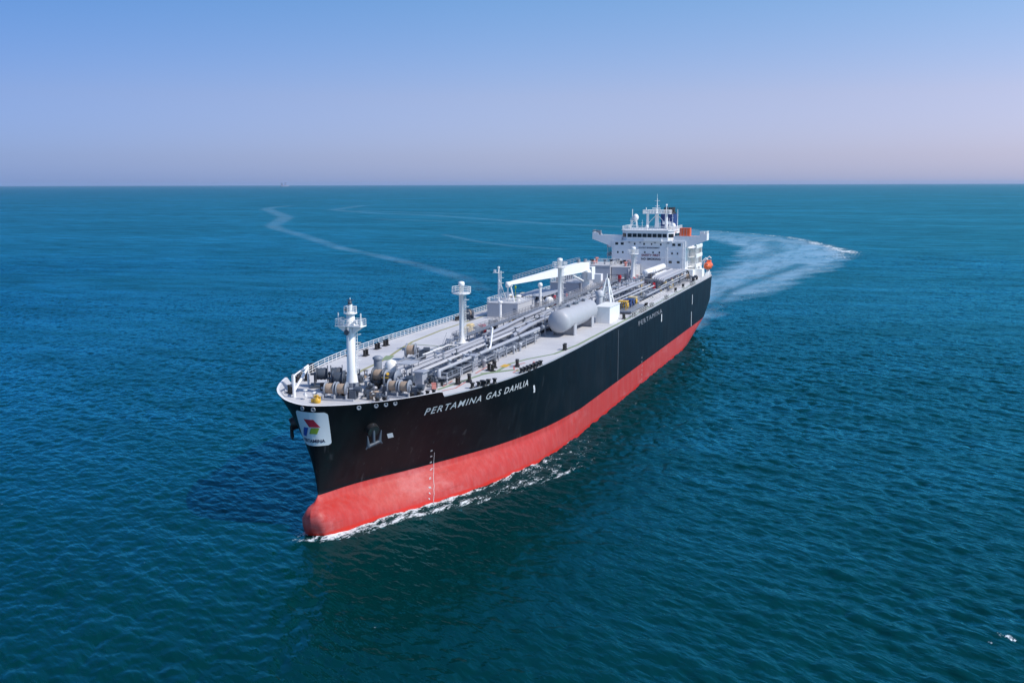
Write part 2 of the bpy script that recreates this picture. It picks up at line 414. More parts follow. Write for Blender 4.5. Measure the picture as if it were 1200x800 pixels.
# pale deck-edge plate on both sides aft of the bulwark
for sg in (1, -1):
    mb = MB(); c = [p for p in level(ZD) if 2 < p[0] < XB-1]
    A = [(p[0], (p[1]+0.02)*sg, ZD) for p in c]; B = [(p[0], (p[1]+0.02)*sg, ZD+0.13) for p in c]
    Cc = [(p[0], (p[1]-0.22)*sg, ZD+0.13) for p in c]; D = [(p[0], (p[1]-0.22)*sg, ZD) for p in c]; m_ = len(c)
    for P_, Q_ in ((A, B), (B, Cc), (Cc, D)):
        mb.add(P_+Q_, [(i, i+1, m_+i+1, m_+i) for i in range(m_-1)], True)
    part('deck_edge_plate', mb, grey, ship)

# writing on the hull: letters wrapped on to the plating
def hull_text(name, txt, x0, z0, size, bold, shear, mat, length=None, parent=None, sx=1.0, spacing=1.0, label=None):
    v, fc = text_mesh(txt, size, 0, bold, shear, spacing)
    w = max(a[0] for a in v)
    k = sx if length is None else length/w
    s0 = s_of_x(z0, x0)
    out = [hull_at_s(z0+b[1], s0+b[0]*k, 0.05)[0] for b in v]
    return part(name, MB().add(out, fc), mat, parent or hull, label=label)
hull_text('ship_name', 'PERTAMINA GAS DAHLIA', 212.9, 13.8, 1.58, 0.012, 0.25, lettering, 26.4, spacing=1.22, label='white slanted ship name on the port bow')
hull_text('side_lettering', 'PERTAMINA', 114.2, 13.9, 1.6, -0.01, 0.0, pipeg, 26.5, spacing=1.25, label='small white lettering on the port side amidships')
def hull_patch(name, s0, s1, z0, z1, mat, off=0.05, ns=10, nz=6, skew=0.0, parent=None, rounded=0.0, sfun=None):
    mb = MB(); q = []
    for j in range(nz+1):
        for i in range(ns+1):
            u, v = i/ns, j/nz
            zz = z0+(z1-z0)*v
            a, b = s0, s1
            if rounded:
                e = min(v*(z1-z0), (1-v)*(z1-z0))
                ins = rounded-math.sqrt(max(0, rounded**2-(rounded-min(e, rounded))**2)); a, b = a+ins, b-ins
            q.append(hull_at_s(zz, a+(b-a)*u+skew*v, off)[0])
    mb.add(q, [(j*(ns+1)+i+1, j*(ns+1)+i, (j+1)*(ns+1)+i, (j+1)*(ns+1)+i+1) for j in range(nz) for i in range(ns)], True)
    return part(name, mb, mat, parent or hull)
ZP0, ZP1 = 11.75, 16.4
plate = hull_patch('bow_sign', -2.6, 2.5, ZP0, ZP1, signw, 0.05, 40, 24, rounded=0.45); plate['label'] = 'white rounded sign with a red, blue and green emblem wrapped round the stem'
def pgram(pts, mat, name):
    # quad in (s, z) mapped on to the bow
    mb = MB(); q = []; K = 8
    for j in range(K+1):
        for i in range(K+1):
            u, v = i/K, j/K
            a = [pts[0][c]*(1-u)*(1-v)+pts[1][c]*u*(1-v)+pts[2][c]*u*v+pts[3][c]*(1-u)*v for c in (0, 1)]
            q.append(hull_at_s(14.6+(a[1]-14.6)*1.05-.40, a[0]*1.0-.12, 0.10)[0])
    mb.add(q, [(j*(K+1)+i, j*(K+1)+i+1, (j+1)*(K+1)+i+1, (j+1)*(K+1)+i) for j in range(K) for i in range(K)])
    return part(name, mb, mat, plate)
pgram([(-0.05, 14.75), (1.45, 14.75), (0.65, 15.75), (-0.85, 15.75)], signred, 'red_shape')
pgram([(-1.55, 13.45), (-0.75, 13.45), (-0.2, 14.65), (-1.0, 14.65)], signblue, 'blue_shape')
pgram([(-0.15, 13.85), (0.9, 13.85), (1.3, 14.65), (0.2, 14.65)], signgreen, 'green_shape')
v, fc = text_mesh('PERTAMINA', 0.62, 0, 0.02); w_ = max(a[0] for a in v)
part('sign_lettering', MB().add([hull_at_s(12.22+b[1]*1.0, -1.7+b[0]*3.4/w_, 0.10)[0] for b in v], fc), signnavy, plate)
# bow thruster / bulb symbols and draught marks
s_ = s_of_x(11.4, 216.6); hull_patch('bulb_symbol', s_-0.1, s_+0.85, 11.1, 11.9, lettering, 0.05, 3, 3, -0.35)
s_ = s_of_x(12.9, 184.9); hull_patch('thruster_symbol', s_, s_+0.55, 12.4, 13.4, lettering, 0.05, 3, 3, -0.25)
hull_patch('arrow_head', s_-0.1, s_+0.45, 12.05, 12.35, lettering, 0.05, 3, 3)
mb = MB()
DX_Z, DX_X = [0, 1, 2, 3, 4, 4.78, 5.5, 6.5, 8], [209.4, 208.9, 208.3, 207.2, 205.9, 205.6, 205.8, 206.2, 207.0]
def draught(xf, zs, size=0.5, line=True):
    for z in zs:
        v, fc = text_mesh(str(int(round(z+8))), size, 0, 0.02)
        s0 = s_of_x(z, xf(z)); part('draught_mark', MB().add([hull_at_s(z+b[1], s0+b[0]*1.3-0.5, 0.05)[0] for b in v], fc), tankm, hull)
    if line:
        q = [hull_at_s(z, s_of_x(z, xf(z))+d, 0.05)[0] for z in np.arange(zs[0]-.4, zs[-1]+.1, 0.5) for d in (0.30, 0.37)]
        part('draught_line', MB().add(q, [(2*i, 2*i+1, 2*i+3, 2*i+2) for i in range(len(q)//2-1)]), tankm, hull)
draught(lambda z: float(np.interp(z, DX_Z, DX_X)), [0.6, 1.3, 2, 3, 4, 5, 6, 7], 0.32)
draught(lambda z: 110.0, [1, 2, 3, 4, 5, 6], 0.45, False)
for x, z0, z1, wd in ((133.3, 5.0, 15.6, 0.12), (44, 11.2, 14.0, 0.5), (45, 5.0, 9.2, 0.4), (88.3, 11.7, 13.6, 0.8)):
    part('side_mark', MB().mm(x-wd/2, x+wd/2, BH+0.02, BH+0.06, z0, z1), lettering if x != 133.3 else steel, hull)

# mooring chocks through the bow plating
for s, zc_ in ((-0.9, 16.85), (0.7, 16.8), (6.6, 16.75), (9.0, 16.75), (10.4, 16.75), (11.8, 16.75)):
    p, nrm = hull_at_s(zc_, s, 0.02)
    mb = MB(); ang = math.atan2(nrm.y, nrm.x)
    pr = [(0.20, 0.0), (0.32, 0.05), (0.32, 0.12), (0.2, 0.15), (0.16, 0.0)]
    mb.lathe(pr, (0, 0, 0), 'x', 14)
    o = part('mooring_chock', mb, steel if s < 2 else midg, ship, tuple(p), ang)
# anchors with bolsters, one each side
for sg in (1, -1):
    s = s_of_x(13.3, 220.3); p, nrm = hull_at_s(13.3, s*sg, 0.0)
    bol = MB().cyl(p-nrm*1.0-Vector((0, 0, -0.4)), p+nrm*0.8+Vector((0, 0, -0.3)), 1.0, .85, 20)
    bl = part('anchor_bolster', bol, black, hull)
    t = nrm.cross(Vector((0, 0, 1))).normalized()
    c = p+nrm*0.7
    mb = MB()
    def sec(a, b, w1, w2): mb.cyl(a, b, w1, w2, 8)
    sec(c+Vector((0, 0, 0.2)), c+Vector((0, 0, -1.9)), 0.18, 0.22)
    sec(c+t*-0.95+Vector((0, 0, -1.75)), c+t*0.95+Vector((0, 0, -2.25)), 0.26, 0.26)
    for k in (-1, 1):
        a = c+t*.85*k+Vector((0, 0, -2.0-0.22*k)); b = c+t*(1.05*k)+Vector((0, 0, -0.5-0.25*k))+nrm*0.2
        sec(a, b, 0.27, 0.07); sec(a+Vector((0, 0, 0.1)), a+t*0.4*k+Vector((0, 0, -0.35)), 0.22, 0.09)
    mb.lathe([(0.22, -0.1), (0.32, 0), (0.22, 0.1)], tuple(c+Vector((0, 0, 0.4))), 'y', 12)
    part('anchor', mb, darkg if sg > 0 else black, hull)

# ---- railings: stanchions and three rails per run
def railing(pts, h=1.1, step=1.5, r=0.035, mat=white, name='railing', parent=None, rails=3):
    mb = MB(); pts = [Vector(p) for p in pts]
    for k in range(rails):
        dz = h*(k+1)/rails
        mb.tube([p+Vector((0, 0, dz)) for p in pts], r if k < rails-1 else r*1.3, 5)
    for a, b in zip(pts, pts[1:]):
        L = (b-a).length; m = max(1, int(L/step))
        for i in range(m):
            p = a+(b-a)*(i/m); mb.cyl(p, p+Vector((0, 0, h)), r, n=5, caps=False)
    mb.cyl(pts[-1], pts[-1]+Vector((0, 0, h)), r, n=5)
    return part(name, mb, mat, parent or ship)
dc = level(ZD)
edge = [p for p in dc if 3 < p[0] < 209.5]
edge = edge[::2]+[(209.6, float(hull_y(209.6, ZD)))]
railing([(p[0], -(p[1]-np.interp(p[0], [170, 200, 206, 209.6], [.3, .8, .7, .2])), ZD+0.02) for p in edge], 1.12, 1.6, 0.042)
railing([(p[0], (p[1]-0.35), ZD+0.12) for p in edge if p[0] < 128], 1.0, 2.0, 0.03)

# ---- walkway paint on deck
def stripe(pts, w, mat, z=ZD+0.004, name='walkway_marking'):
    mb = MB(); pts = [Vector((*p, 0)) for p in pts]; q = []
    for i, p in enumerate(pts):
        d = (pts[min(i+1, len(pts)-1)]-pts[max(i-1, 0)]).normalized(); nn = Vector((-d.y, d.x, 0))*w/2
        q += [(p.x+nn.x, p.y+nn.y, z), (p.x-nn.x, p.y-nn.y, z)]
    mb.add(q, [(2*i+1, 2*i+3, 2*i+2, 2*i) for i in range(len(pts)-1)])
    return part(name, mb, mat, deck)
stripe([(207, 9.6), (193.6, 11.3), (190.6, 12.6), (183, 12.1), (177.5, 13.4), (171, 16.1), (160, 17.1), (120, 17.2), (60, 17.2), (30, 16.9)], 0.55, green)
stripe([(193, 11.0), (190.6, 12.8), (188.0, 14.6)], 0.9, green, ZD+0.008)
stripe([(186.2, 12.1), (183.6, 12.0)], 1.2, yellow, ZD+0.010)
stripe([(204, -6.5), (196, -8.2), (189.1, -8.9), (183.1, -9.9), (176.5, -11.4), (166, -13.4), (150, -14.5), (60, -14.8)], 0.55, olive)
stripe([(186.4, -9.0), (182.0, -10.2)], 1.5, green, ZD+0.009)
stripe([(168.8, -12.6), (169.4, -6), (170, 0)], 0.4, green, ZD+0.011)
for a in ([(207.5, 10.6), (205, 11.6), (199.5, 11.2)], [(204.5, 9.4), (200, 9.0)], [(193, 10.0), (187, 9.6)], [(187.8, 14.6), (184.5, 13.4), (181.2, 14.2)], [(184, 16.3), (179.5, 15.2)], [(190.5, 15.4), (187.5, 15.1)]):
    stripe(a, 0.28, pinkred, ZD+0.013)
for x, y in ((189.2, 15.4), (187.6, 15.9), (186.0, 16.1)):
    stripe([(x, y), (x-1.3, y+0.1)], 0.5, green, ZD+0.014)

# ---- bollards, rollers
def bollard_mesh(mat_name='bollard'):
    mb = MB(); mb.mm(-0.9, 0.9, -0.4, 0.4, 0, 0.12)
    for sx in (-0.55, 0.55):
        mb.lathe([(0.27, 0.12), (0.25, 0.95), (0.33, 0.98), (0.33, 1.08), (0.1, 1.12)], (sx, 0, 0), 'z', 14)
    return mb.mesh('bollard')
BM = bollard_mesh()
bl_pts = [(201.9, 10.7, .2), (199.6, 11.6, .4), (190, 11.4, .9), (187.0, 10.9, .5), (184.9, 14.1, .3), (183.4, -14.2, .1), (199, -15.6, .5), (206.5, -12.2, .6), (176, -15.7, 0), (172, -16.0, 0),
          (133, -15.8, 0), (120.5, 16.4, .1), (98, 16.5, 0), (60, 16.4, 0), (48, 16.3, 0), (30, 16.2, 0), (22, 15.8, 0), (112, -16, 0), (90, -16, 0), (216, -9.2, .8), (219.0, 6.6, -.8), (166, 16.5, .1), (212.5, 11.0, -.5), (214.5, 9.6, -.6)]
for x, y, a in bl_pts:
    part('bollard', BM, black, ship, (x, y, ZD), a)
def roller_mesh():
    mb = MB(); mb.mm(-1.5, 1.5, -0.3, 0.3, 0, 0.15)
    for sx in (-1.15, 0.0, 1.15): mb.lathe([(0.36, 0.15), (0.26, 0.3), (0.26, 0.7), (0.4, 0.75), (0.4, 0.85), (0.05, 0.9)], (sx, 0, 0), 'z', 12)
    return mb.mesh('roller_fairlead')
RM = roller_mesh()
for x, y, a in ((203.4, 14.6, 2.6), (201.2, 15.3, 2.6), (189.6, 17.0, 3.0), (187.0, 17.25, 3.0), (184.2, 17.4, 3.05), (199.4, -15.8, .5), (183.6, -16.9, .1), (205.5, -14.0, .5), (207.4, -13.2, .5), (134, -17.3, 0), (115, 17.4, 0), (107, 17.4, 0), (104, 17.4, 0), (96, 17.4, 0), (78, 17.4, 0), (40, 17.3, 0), (36, 17.2, 0)):
    part('roller_fairlead', RM, black, ship, (x, y, ZD), a)

# ---- winches
def winch(loc, rz, drums=2, mat_frame=grey, rope_mat=rope, scale=1.0, name='mooring_winch', motor=True):
    sc = scale; L = 1.7*sc*drums+1.6*sc
    mb = MB(); mb.mm(-1.1*sc, 1.1*sc, -L/2, L/2, 0, 0.25*sc)
    for k in range(drums+1):
        y = -L/2+0.5*sc+k*1.7*sc; mb.box((0, y, 0.9*sc), (1.1*sc, 0.18*sc, 1.5*sc)); mb.box((0.6*sc, y, 0.5*sc), (0.9*sc, 0.14*sc, 0.6*sc))
    mb.cyl((0, -L/2, 1.5*sc), (0, L/2, 1.5*sc), 0.14*sc, n=8)
    root = part(name, mb, mat_frame, ship, loc, rz)
    dm = MB().lathe([(0.62*sc, -0.62*sc), (0.72*sc, -0.5*sc), (0.66*sc, -0.3*sc), (0.74*sc, -.1*sc), (0.68*sc, .1*sc), (0.75*sc, 0.34*sc), (0.62*sc, 0.62*sc)], (0, 0, 0), 'y', 18).mesh('rope_drum')
    fm = MB().lathe([(0.2*sc, -0.05*sc), (0.98*sc, -0.05*sc), (0.98*sc, 0.05*sc), (0.2*sc, 0.05*sc)], (0, 0, 0), 'y', 20).mesh('drum_flange')
    R = Matrix.Rotation(rz, 3, 'Z')
    for k in range(drums):
        y = -L/2+1.35*sc+k*1.7*sc
        o = Vector(loc)+R @ Vector((0, y, 1.5*sc)); part('rope_drum', dm, rope_mat, root, tuple(o), rz)
        for e in (-0.66*sc, 0.66*sc):
            o = Vector(loc)+R @ Vector((0, y+e, 1.5*sc)); part('drum_flange', fm, darkg if mat_frame is darkg else (pipeg if k % 2 else midg), root, tuple(o), rz)
    if motor:
        mm_ = MB().box((0, 0, 0.8*sc), (1.3*sc, 0.9*sc, 1.1*sc)); mm_.cyl((0, 0.2*sc, 1.5*sc), (0, 1.1*sc, 1.5*sc), 0.42*sc, n=12); mm_.lathe([(0.2*sc, 0), (0.35*sc, .1*sc), (0.25*sc, .4*sc), (.4*sc, .6*sc)], (0, -1.2*sc, 1.5*sc), 'y', 12)
        o = Vector(loc)+R @ Vector((0, L/2-0.3*sc, 0)); part('winch_motor', mm_, darkg, root, tuple(o), rz)
    return root
winch((217.6, -0.6, ZD), 0.15, 2)
winch((213.2, 6.9, ZD), 0.05, 2)
winch((209.4, -6.2, ZD), 0.5, 2, darkg, darkg, 1.25)
winch((212.2, -3.2, ZD), 0.3, 1, darkg, darkg, 1.2)
winch((184.6, -4.6, ZD), 0.25, 1, grey, rope, 1.15)
winch((208.6, 1.6, ZD), 0.0, 1, darkg, rope, 1.25, name='anchor_windlass')
winch((209.8, 4.2, ZD), 0.0, 1, grey, darkg, 1.25, name='anchor_windlass')
winch((96, -12.5, ZD), 0.0, 2)
winch((28, 13.5, ZD), 0.1, 2)
winch((133, -15.4, ZD), 1.57, 1, darkg, rope, 1.0)
# chain from windlass to the hawse
for y in (1.6, 4.2):
    mb = MB()
    for i in range(14):
        x = 210.6+i*0.42; mb.cyl((x, y+0.05*i, ZD+0.75-0.04*i), (x+0.34, y+0.05*i, ZD+0.72-0.04*i), 0.11 if i % 2 else 0.17, n=6)
    part('anchor_chain', mb, darkg, ship)
# bow gantry (white post with a brace) and small fittings
mb = MB().cyl((218.3, -7.2, ZD), (218.3, -7.2, ZD+3.2), 0.22, n=10).tube([(218.3, -7.2, ZD+0.9), (213.8, -8.5, ZD+2.0), (210.5, -9.6, ZD+2.7)], 0.2, 8).cyl((218.3, -7.2, ZD+3.0), (210.0, -9.8, ZD+3.0), 0.12, n=8).cyl((210.2, -9.7, ZD), (210.2, -9.7, ZD+3.0), 0.16, n=8)
part('white_davit', mb, white, ship)
mb = MB().lathe([(0.42, 0), (0.48, 0.2), (0.48, 0.55), (0.25, 0.65), (0.2, 0.95), (0.3, 1.0), (0.05, 1.1)], (220.6, -2.2, ZD), 'z', 16); mb.box((220.5, -2.9, ZD+0.25), (0.5, 0.4, 0.5)).cyl((220.6, -2.7, ZD+.8), (220.6, -1.7, ZD+.8), .12, n=8)
part('yellow_reel', mb, yellow, ship)
mb = MB().mm(209.3, 210.7, 2.6, 3.7, ZD+1.9, ZD+2.15).cyl((210, 3.1, ZD), (210, 3.1, ZD+1.9), 0.2, n=8).cyl((209.4, 2.8, ZD+2.2), (210.6, 3.5, ZD+2.6), 0.22, n=10)
part('yellow_crane', mb, yellow, ship)
part('ventilation_post', MB().cyl((204.2, -1.3, ZD), (204.2, -1.3, ZD+3.4), 0.62, n=16).lathe([(0.75, 0), (0.8, 0.3), (0.4, 0.55)], (204.2, -1.3, ZD+3.4), 'z', 16), midg, ship)
part('deck_cylinder', MB().lathe([(0.85, 0), (0.95, 0.3), (0.95, 2.7), (0.6, 3.2), (0.15, 3.35)], (203.4, 0.5, ZD), 'z', 18), white, ship)
mb = MB()
for x, y, h in ((201.6, 1.8, 3.0), (201.2, 4.0, 2.9), (204.6, 1.9, 3.0), (203.9, 4.2, 3.0)): mb.cyl((x, y, ZD), (x, y, ZD+h), 0.07, n=6)
mb.mm(201.2, 204.6, 1.8, 4.2, ZD+2.9, ZD+3.0)
part('pipe_shelter', mb, grey, ship)
# assorted small deck fittings
random.seed(11)
def clutter(name, spots, mats, hmin, hmax, wmin, wmax):
    for x, y in spots:
        h, w = random.uniform(hmin, hmax), random.uniform(wmin, wmax); mb = MB(); k = random.random()
        if k < .4: mb.lathe([(w*.5, 0), (w*.5, h*.6), (w*.75, h*.65), (w*.75, h*.9), (w*.2, h)], (x, y, ZD), 'z', 10)
        elif k < .75: mb.box((x, y, ZD+h*.35), (w*1.3, w, h*.7), random.uniform(0, 1)).box((x, y, ZD+h*.8), (w*.6, w*1.1, h*.25), .4)
        else: mb.cyl((x, y, ZD), (x, y, ZD+h), .08, n=6).lathe([(.1, 0), (w*.6, .05), (w*.6, .13), (.1, .18)], (x, y, ZD+h), 'z', 10).cyl((x-.3, y-w*.6, ZD+h*.5), (x+.3, y+w*.6, ZD+h*.5), .2, n=8)
        part(name, mb, random.choice(mats), ship)
clutter('deck_fitting', [(random.uniform(203, 217), random.uniform(-6.5, 6.5)) for _ in range(34)], [darkg, darkg, midg, black, grey, rope], .5, 1.6, .4, .9)
clutter('deck_fitting', [(random.uniform(205.5, 220.5), random.uniform(-5.5, 5.5)) for _ in range(26)], [white, rope, paleyellow, steel, darkg, white, pinkred], .4, 1.3, .25, .6)
clutter('deck_fitting', [(random.uniform(202.5, 212), random.uniform(3, 9.5)) for _ in range(14)], [white, darkg, steel, black, pinkred], .4, 1.4, .3, .7)
clutter('deck_fitting', [(random.uniform(140, 176), random.uniform(-7, 0)) for _ in range(20)], [grey, midg, darkg, pipeg, pipeg], .6, 2.0, .4, 1.0)
clutter('deck_fitting', [(random.uniform(40, 112), random.uniform(8.5, 14.5)) for _ in range(32)], [grey, midg, darkg, pipeg, paleyellow], .6, 1.8, .4, 1.0)
clutter('valve', [(random.uniform(120, 205), random.choice([2.2, 7.0, 9.4])) for _ in range(26)], [midg, darkg, pipeg, grey], .8, 1.8, .4, .7)

# ---- masts
def mast(x, y, h, r, kind):
    c = (x, y, ZD)
    if kind == 'fore':
        root = part('foremast', MB().lathe([(0.85, 1.8), (0.68, 3.2), (0.58, h-1.3), (0.42, h-1.25)], c, 'z', 20), white, ship)
        mb = MB().lathe([(0.92, 0), (0.92, 1.8)], c, 'z', 20).box((x+0.5, y+0.7, ZD+0.9), (0.5, 0.5, 1.8))
        part('mast_base', mb, midg, root)
        z = ZD+h-3.3
        mb = MB().mm(x-0.9, x+0.9, y-2.0, y+2.0, z, z+0.15)
        for sy in (-1, 1):
            mb.add([(x-.5, y+.6*sy, z-.9), (x+.5, y+.6*sy, z-.9), (x+.5, y+1.9*sy, z-.02), (x-.5, y+1.9*sy, z-.02), (x-.5, y+.6*sy, z-.02), (x+.5, y+.6*sy, z-.02)], [(0,1,2,3),(4,3,2,5),(0,3,4),(1,5,2),(0,4,5,1)])
            mb.box((x, y+1.55*sy, z+.45), (.4, .4, .6)).cyl((x+.3, y+1.75*sy, z), (x+.3, y+1.75*sy, z+1.9), .1, n=8).box((x+.45, y+1.0*sy, z+.7), (.35, .5, .4))
        part('mast_platform', mb, white, root)
        railing([(x+.85, y-1.95, z+.15), (x+.85, y+1.95, z+.15), (x-.85, y+1.95, z+.15), (x-.85, y-1.95, z+.15), (x+.85, y-1.95, z+.15)], .9, 1.0, .028, white, 'platform_railing', root)
        z2 = ZD+h-1.5
        mb = MB().lathe([(0.4, -.2), (0.95, 0), (0.95, .12), (.3, .14)], (x, y, z2), 'z', 16).cyl((x, y, z2), (x, y, z2+1.3), .3, n=10).cyl((x, y, z2+1.3), (x, y, z2+2.2), .07, n=6)
        part('top_platform', mb, white, root)
        railing([(x+.9*math.cos(a), y+.9*math.sin(a), z2+.1) for a in np.linspace(0, 2*math.pi, 9)], .9, .7, .028, white, 'platform_railing', root)
        mb = MB().lathe([(.25, 0), (.3, .1), (.3, .45), (.1, .5)], (x+.1, y, z2+1.3), 'z', 10).box((x+.4, y-.5, z2+.6), (.3, .3, .4)).box((x, y, z2+1.9), (.25, 1.0, .1))
        part('mast_lamp', mb, darkg, root)
        part('foghorn', MB().cyl((x+.6, y, z-.7), (x+1.3, y, z-.7), .12, .4, 12), darkg, root)
        ladder(root, x-0.2, y+0.72, ZD+3, z, (0, 1))
    else:
        prof = [(1.8*r, 1.5), (1.35*r, 2.2), (r*1.1, 3.0), (r, 3.8), (r, h-.9), (r*1.15, h-.9), (r*1.4, h-.5), (r*1.25, h-.1), (r*.4, h)]
        root = part('vent_mast', MB().lathe(prof, c, 'z', 20), white, ship)
        mb = MB()
        for k in range(4):
            a = math.pi/4+k*math.pi/2; ex, ey = math.cos(a)*1.1, math.sin(a)*1.1
            mb.cyl((x+ex, y+ey, ZD), (x+ex*.9, y+ey*.9, ZD+1.75), .2, n=8)
        mb.lathe([(1.3, 1.5), (1.3, 1.75)], c, 'z', 20)
        part('mast_foot', mb, white, root)
        z = ZD+h-2.1
        part('mast_platform', MB().lathe([(r, -.35), (1.55, -.05), (1.55, .08), (r, .1)], (x, y, z), 'z', 20), white, root)
        railing([(x+1.65*math.cos(a), y+1.65*math.sin(a), z+.05) for a in np.linspace(0, 2*math.pi, 13)], 1.1, .8, .035, white, 'platform_railing', root)
        ladder(root, x-.1, y+r+.25, ZD+2.5, z, (0, 1))
    return root
def ladder(parent, x, y, z0, z1, out):
    mb = MB(); k = Vector((out[1], -out[0], 0)).normalized()*.28
    for s in (1, -1): mb.cyl((x+k.x*s, y+k.y*s, z0), (x+k.x*s, y+k.y*s, z1), .045, n=5)
    z = z0
    while z < z1:
        mb.cyl((x+k.x, y+k.y, z), (x-k.x, y-k.y, z), .03, n=4); z += .45
    for z in np.arange(z0+2, z1, 1.2):
        mb.tube([(x+k.x+(k.y*2.4 if 0 else 0)*1, y+k.y, z), (x+k.x+out[0]*.6, y+k.y+out[1]*.6, z), (x-k.x+out[0]*.6, y-k.y+out[1]*.6, z), (x-k.x, y-k.y, z)], .03, 4)
    part('mast_ladder', mb, white, parent)
mast(214.0, -0.4, 13.0, .68, 'fore')
mast(174.2, 0.0, 12.5, .42, 'vent')
mast(115.0, 0.0, 12.6, .46, 'vent')
mast(42.0, 0.3, 11.0, .55, 'vent')

# ---- pipe lines along the deck
def pipe(pts, r, mat=pipeg, n=10): return part('pipe', MB().tube(pts, r*.80, n), mat, ship)
for y, z, r, m in ((3.1, 18.45, .36, pipeg), (3.95, 18.4, .26, grey), (4.65, 18.5, .32, pipeg), (5.4, 18.35, .22, pipeg), (6.0, 18.4, .3, tankm)):
    x0 = 205.5-(y-3)*.5
    pipe([(x0, y, z-1.2), (x0, y, z), (150, y-.9, z), (146, y-1.2, z), (46, y-1.2, z)], r, m)
for y, z, r, m, x0, x1 in ((8.35, 18.45, .42, pipeg, 203.5, 156), (7.55, 18.2, .2, pipeg, 203, 134), (7.2, 17.5, .26, grey, 190, 118), (8.9, 17.5, .2, pipeg, 196, 158)):
    pipe([(x0, y, z-1.0), (x0, y, z), (x1, y, z)], r, m)
pipe([(183, 8.5, 18.5), (181.5, 8.2, 18.9), (171, 4.6, 20.3), (169, 3.6, 20.2), (168.6, 3.5, 18.6)], .2, white)
pipe([(169, 3.2, 18.9), (150, 2.4, 19.2), (132, 1.6, 19.2)], .42, pipeg)
pipe([(166, 6.6, 18.3), (156, 6.3, 18.9), (140, 6.1, 18.9), (112, 6.2, 18.9)], .5, pipeg)
for y, z in ((.6, 18.2), (1.3, 18.0), (-1.8, 18.5), (-2.6, 17.9)):
    pipe([(166, y, z), (60, y-.3, z)], .2 if y > 0 else .28, midg if y > 0 else pipeg)
for y, z in ((-2.2, 17.2), (-3.4, 17.5), (1.9, 17.1), (6.2, 17.0)):
    pipe([(198, y, z), (70, y, z)], .13, midg)
for xa, xb_, y0, y1 in ((150, 204, 2.3, 6.8), (118, 149, .2, 6.4), (64, 112, -.6, 6.2), (114, 126, 6.4, 8.2), (64, 113, 6.6, 13.0), (157, 202, 7.0, 9.0), (24, 52, 8.0, 13.4)):  # dark sheets under the pipes, standing in for shade in the gaps
    n_ = max(1, round((xb_-xa)/13))
    for i in range(n_):
        a, b = xa+(xb_-xa)*i/n_, xa+(xb_-xa)*(i+1)/n_
        part('gap_shade_sheet', MB().mm(a+.1, b-.1, y0, y1, ZD+.55, ZD+.62), midg, ship)
random.seed(21)
for i in range(26):
    x = random.uniform(66, 196); y = random.uniform(-1.5, 6.2); L = random.uniform(4, 16); z = random.uniform(17.3, 18.9)
    pipe([(x, y, z), (x-L, y, z), (x-L, y+random.choice((-1, 1))*random.uniform(.5, 1.6), z), (x-L-.1, y+random.choice((-1, 1))*random.uniform(.5, 1.6), z-1.2)], random.uniform(.07, .16), random.choice([darkg, midg, midg, grey, white]))
random.seed(22)
for i in range(44):
    x = random.uniform(46, 200); y = random.choice([3.1, 3.95, 4.65, 5.4, 6.0]) if x > 150 else random.choice([1.9, 2.75, 3.45, 4.2, 8.0, 10.6]); z = 18.45
    if x > 150 and random.random() < .3: y = 8.35
    part('valve', MB().lathe([(.16, -.3), (.42, -.25), (.42, -.18), (.16, -.12), (.16, .12), (.42, .18), (.42, .25), (.16, .3)], (x, y, z), 'x', 10).cyl((x, y, z), (x, y, z+.9), .08, n=6).lathe([(.1, 0), (.34, .02), (.34, .1), (.1, .14)], (x, y, z+.85), 'z', 10), random.choice([darkg, midg, midg, grey]), ship)
for y0, x0, x1 in ((9.3, 158, 203), (2.2, 152, 204), (13.2, 66, 96), (6.5, 118, 148)):
    railing([(x1, y0, ZD+.62), (x0, y0, ZD+.62)], 1.05, 2.2, .03, midg, 'pipe_railing')
random.seed(31)
for i in range(16):
    x = random.uniform(40, 112); y0 = random.uniform(-9, 4); L = random.uniform(3, 9); z = random.uniform(17.2, 19.6)
    pipe([(x, y0, ZD), (x, y0, z), (x, y0+L, z), (x-.6, y0+L, z), (x-.6, y0+L, z-1.5)], random.uniform(.09, .2), random.choice([darkg, midg, grey, pipeg, white]))
clutter('small_fitting', [(random.uniform(38, 113), random.uniform(-8, 7)) for _ in range(60)], [darkg, darkg, midg, grey, white, black, bluem, red], .8, 3.2, .4, 1.1)
clutter('small_fitting', [(random.uniform(114, 150), random.uniform(-5, 7)) for _ in range(30)], [darkg, midg, grey, white, black, yellow], .8, 2.6, .3, .9)
clutter('standpipe', [(random.uniform(22, 60), random.uniform(-2, 14.5)) for _ in range(45)], [darkg, midg, grey, white, black, paleyellow, red], .8, 3.0, .3, .9)
for y0, x0, x1 in ((-8.0, 40, 72), (14.6, 24, 62), (-5.2, 118, 150), (14.9, 66, 96)):
    railing([(x1, y0, ZD), (x0, y0, ZD)], 1.1, 2.0, .03, random.choice([midg, white]), 'deck_railing')
for i in range(6):
    x = 46+i*11; part('access_platform', MB().mm(x, x+3.2, 6.3, 8.0, 20.2, 20.28).cyl((x+.2, 6.5, ZD), (x+.2, 6.5, 20.2), .07, n=6).cyl((x+3, 6.5, ZD), (x+3, 6.5, 20.2), .07, n=6).cyl((x+.2, 7.8, ZD), (x+.2, 7.8, 21.2), .07, n=6).cyl((x+3, 7.8, ZD), (x+3, 7.8, 21.2), .07, n=6).cyl((x+.2, 7.8, 21.2), (x+3, 7.8, 21.2), .05, n=6), midg, ship)
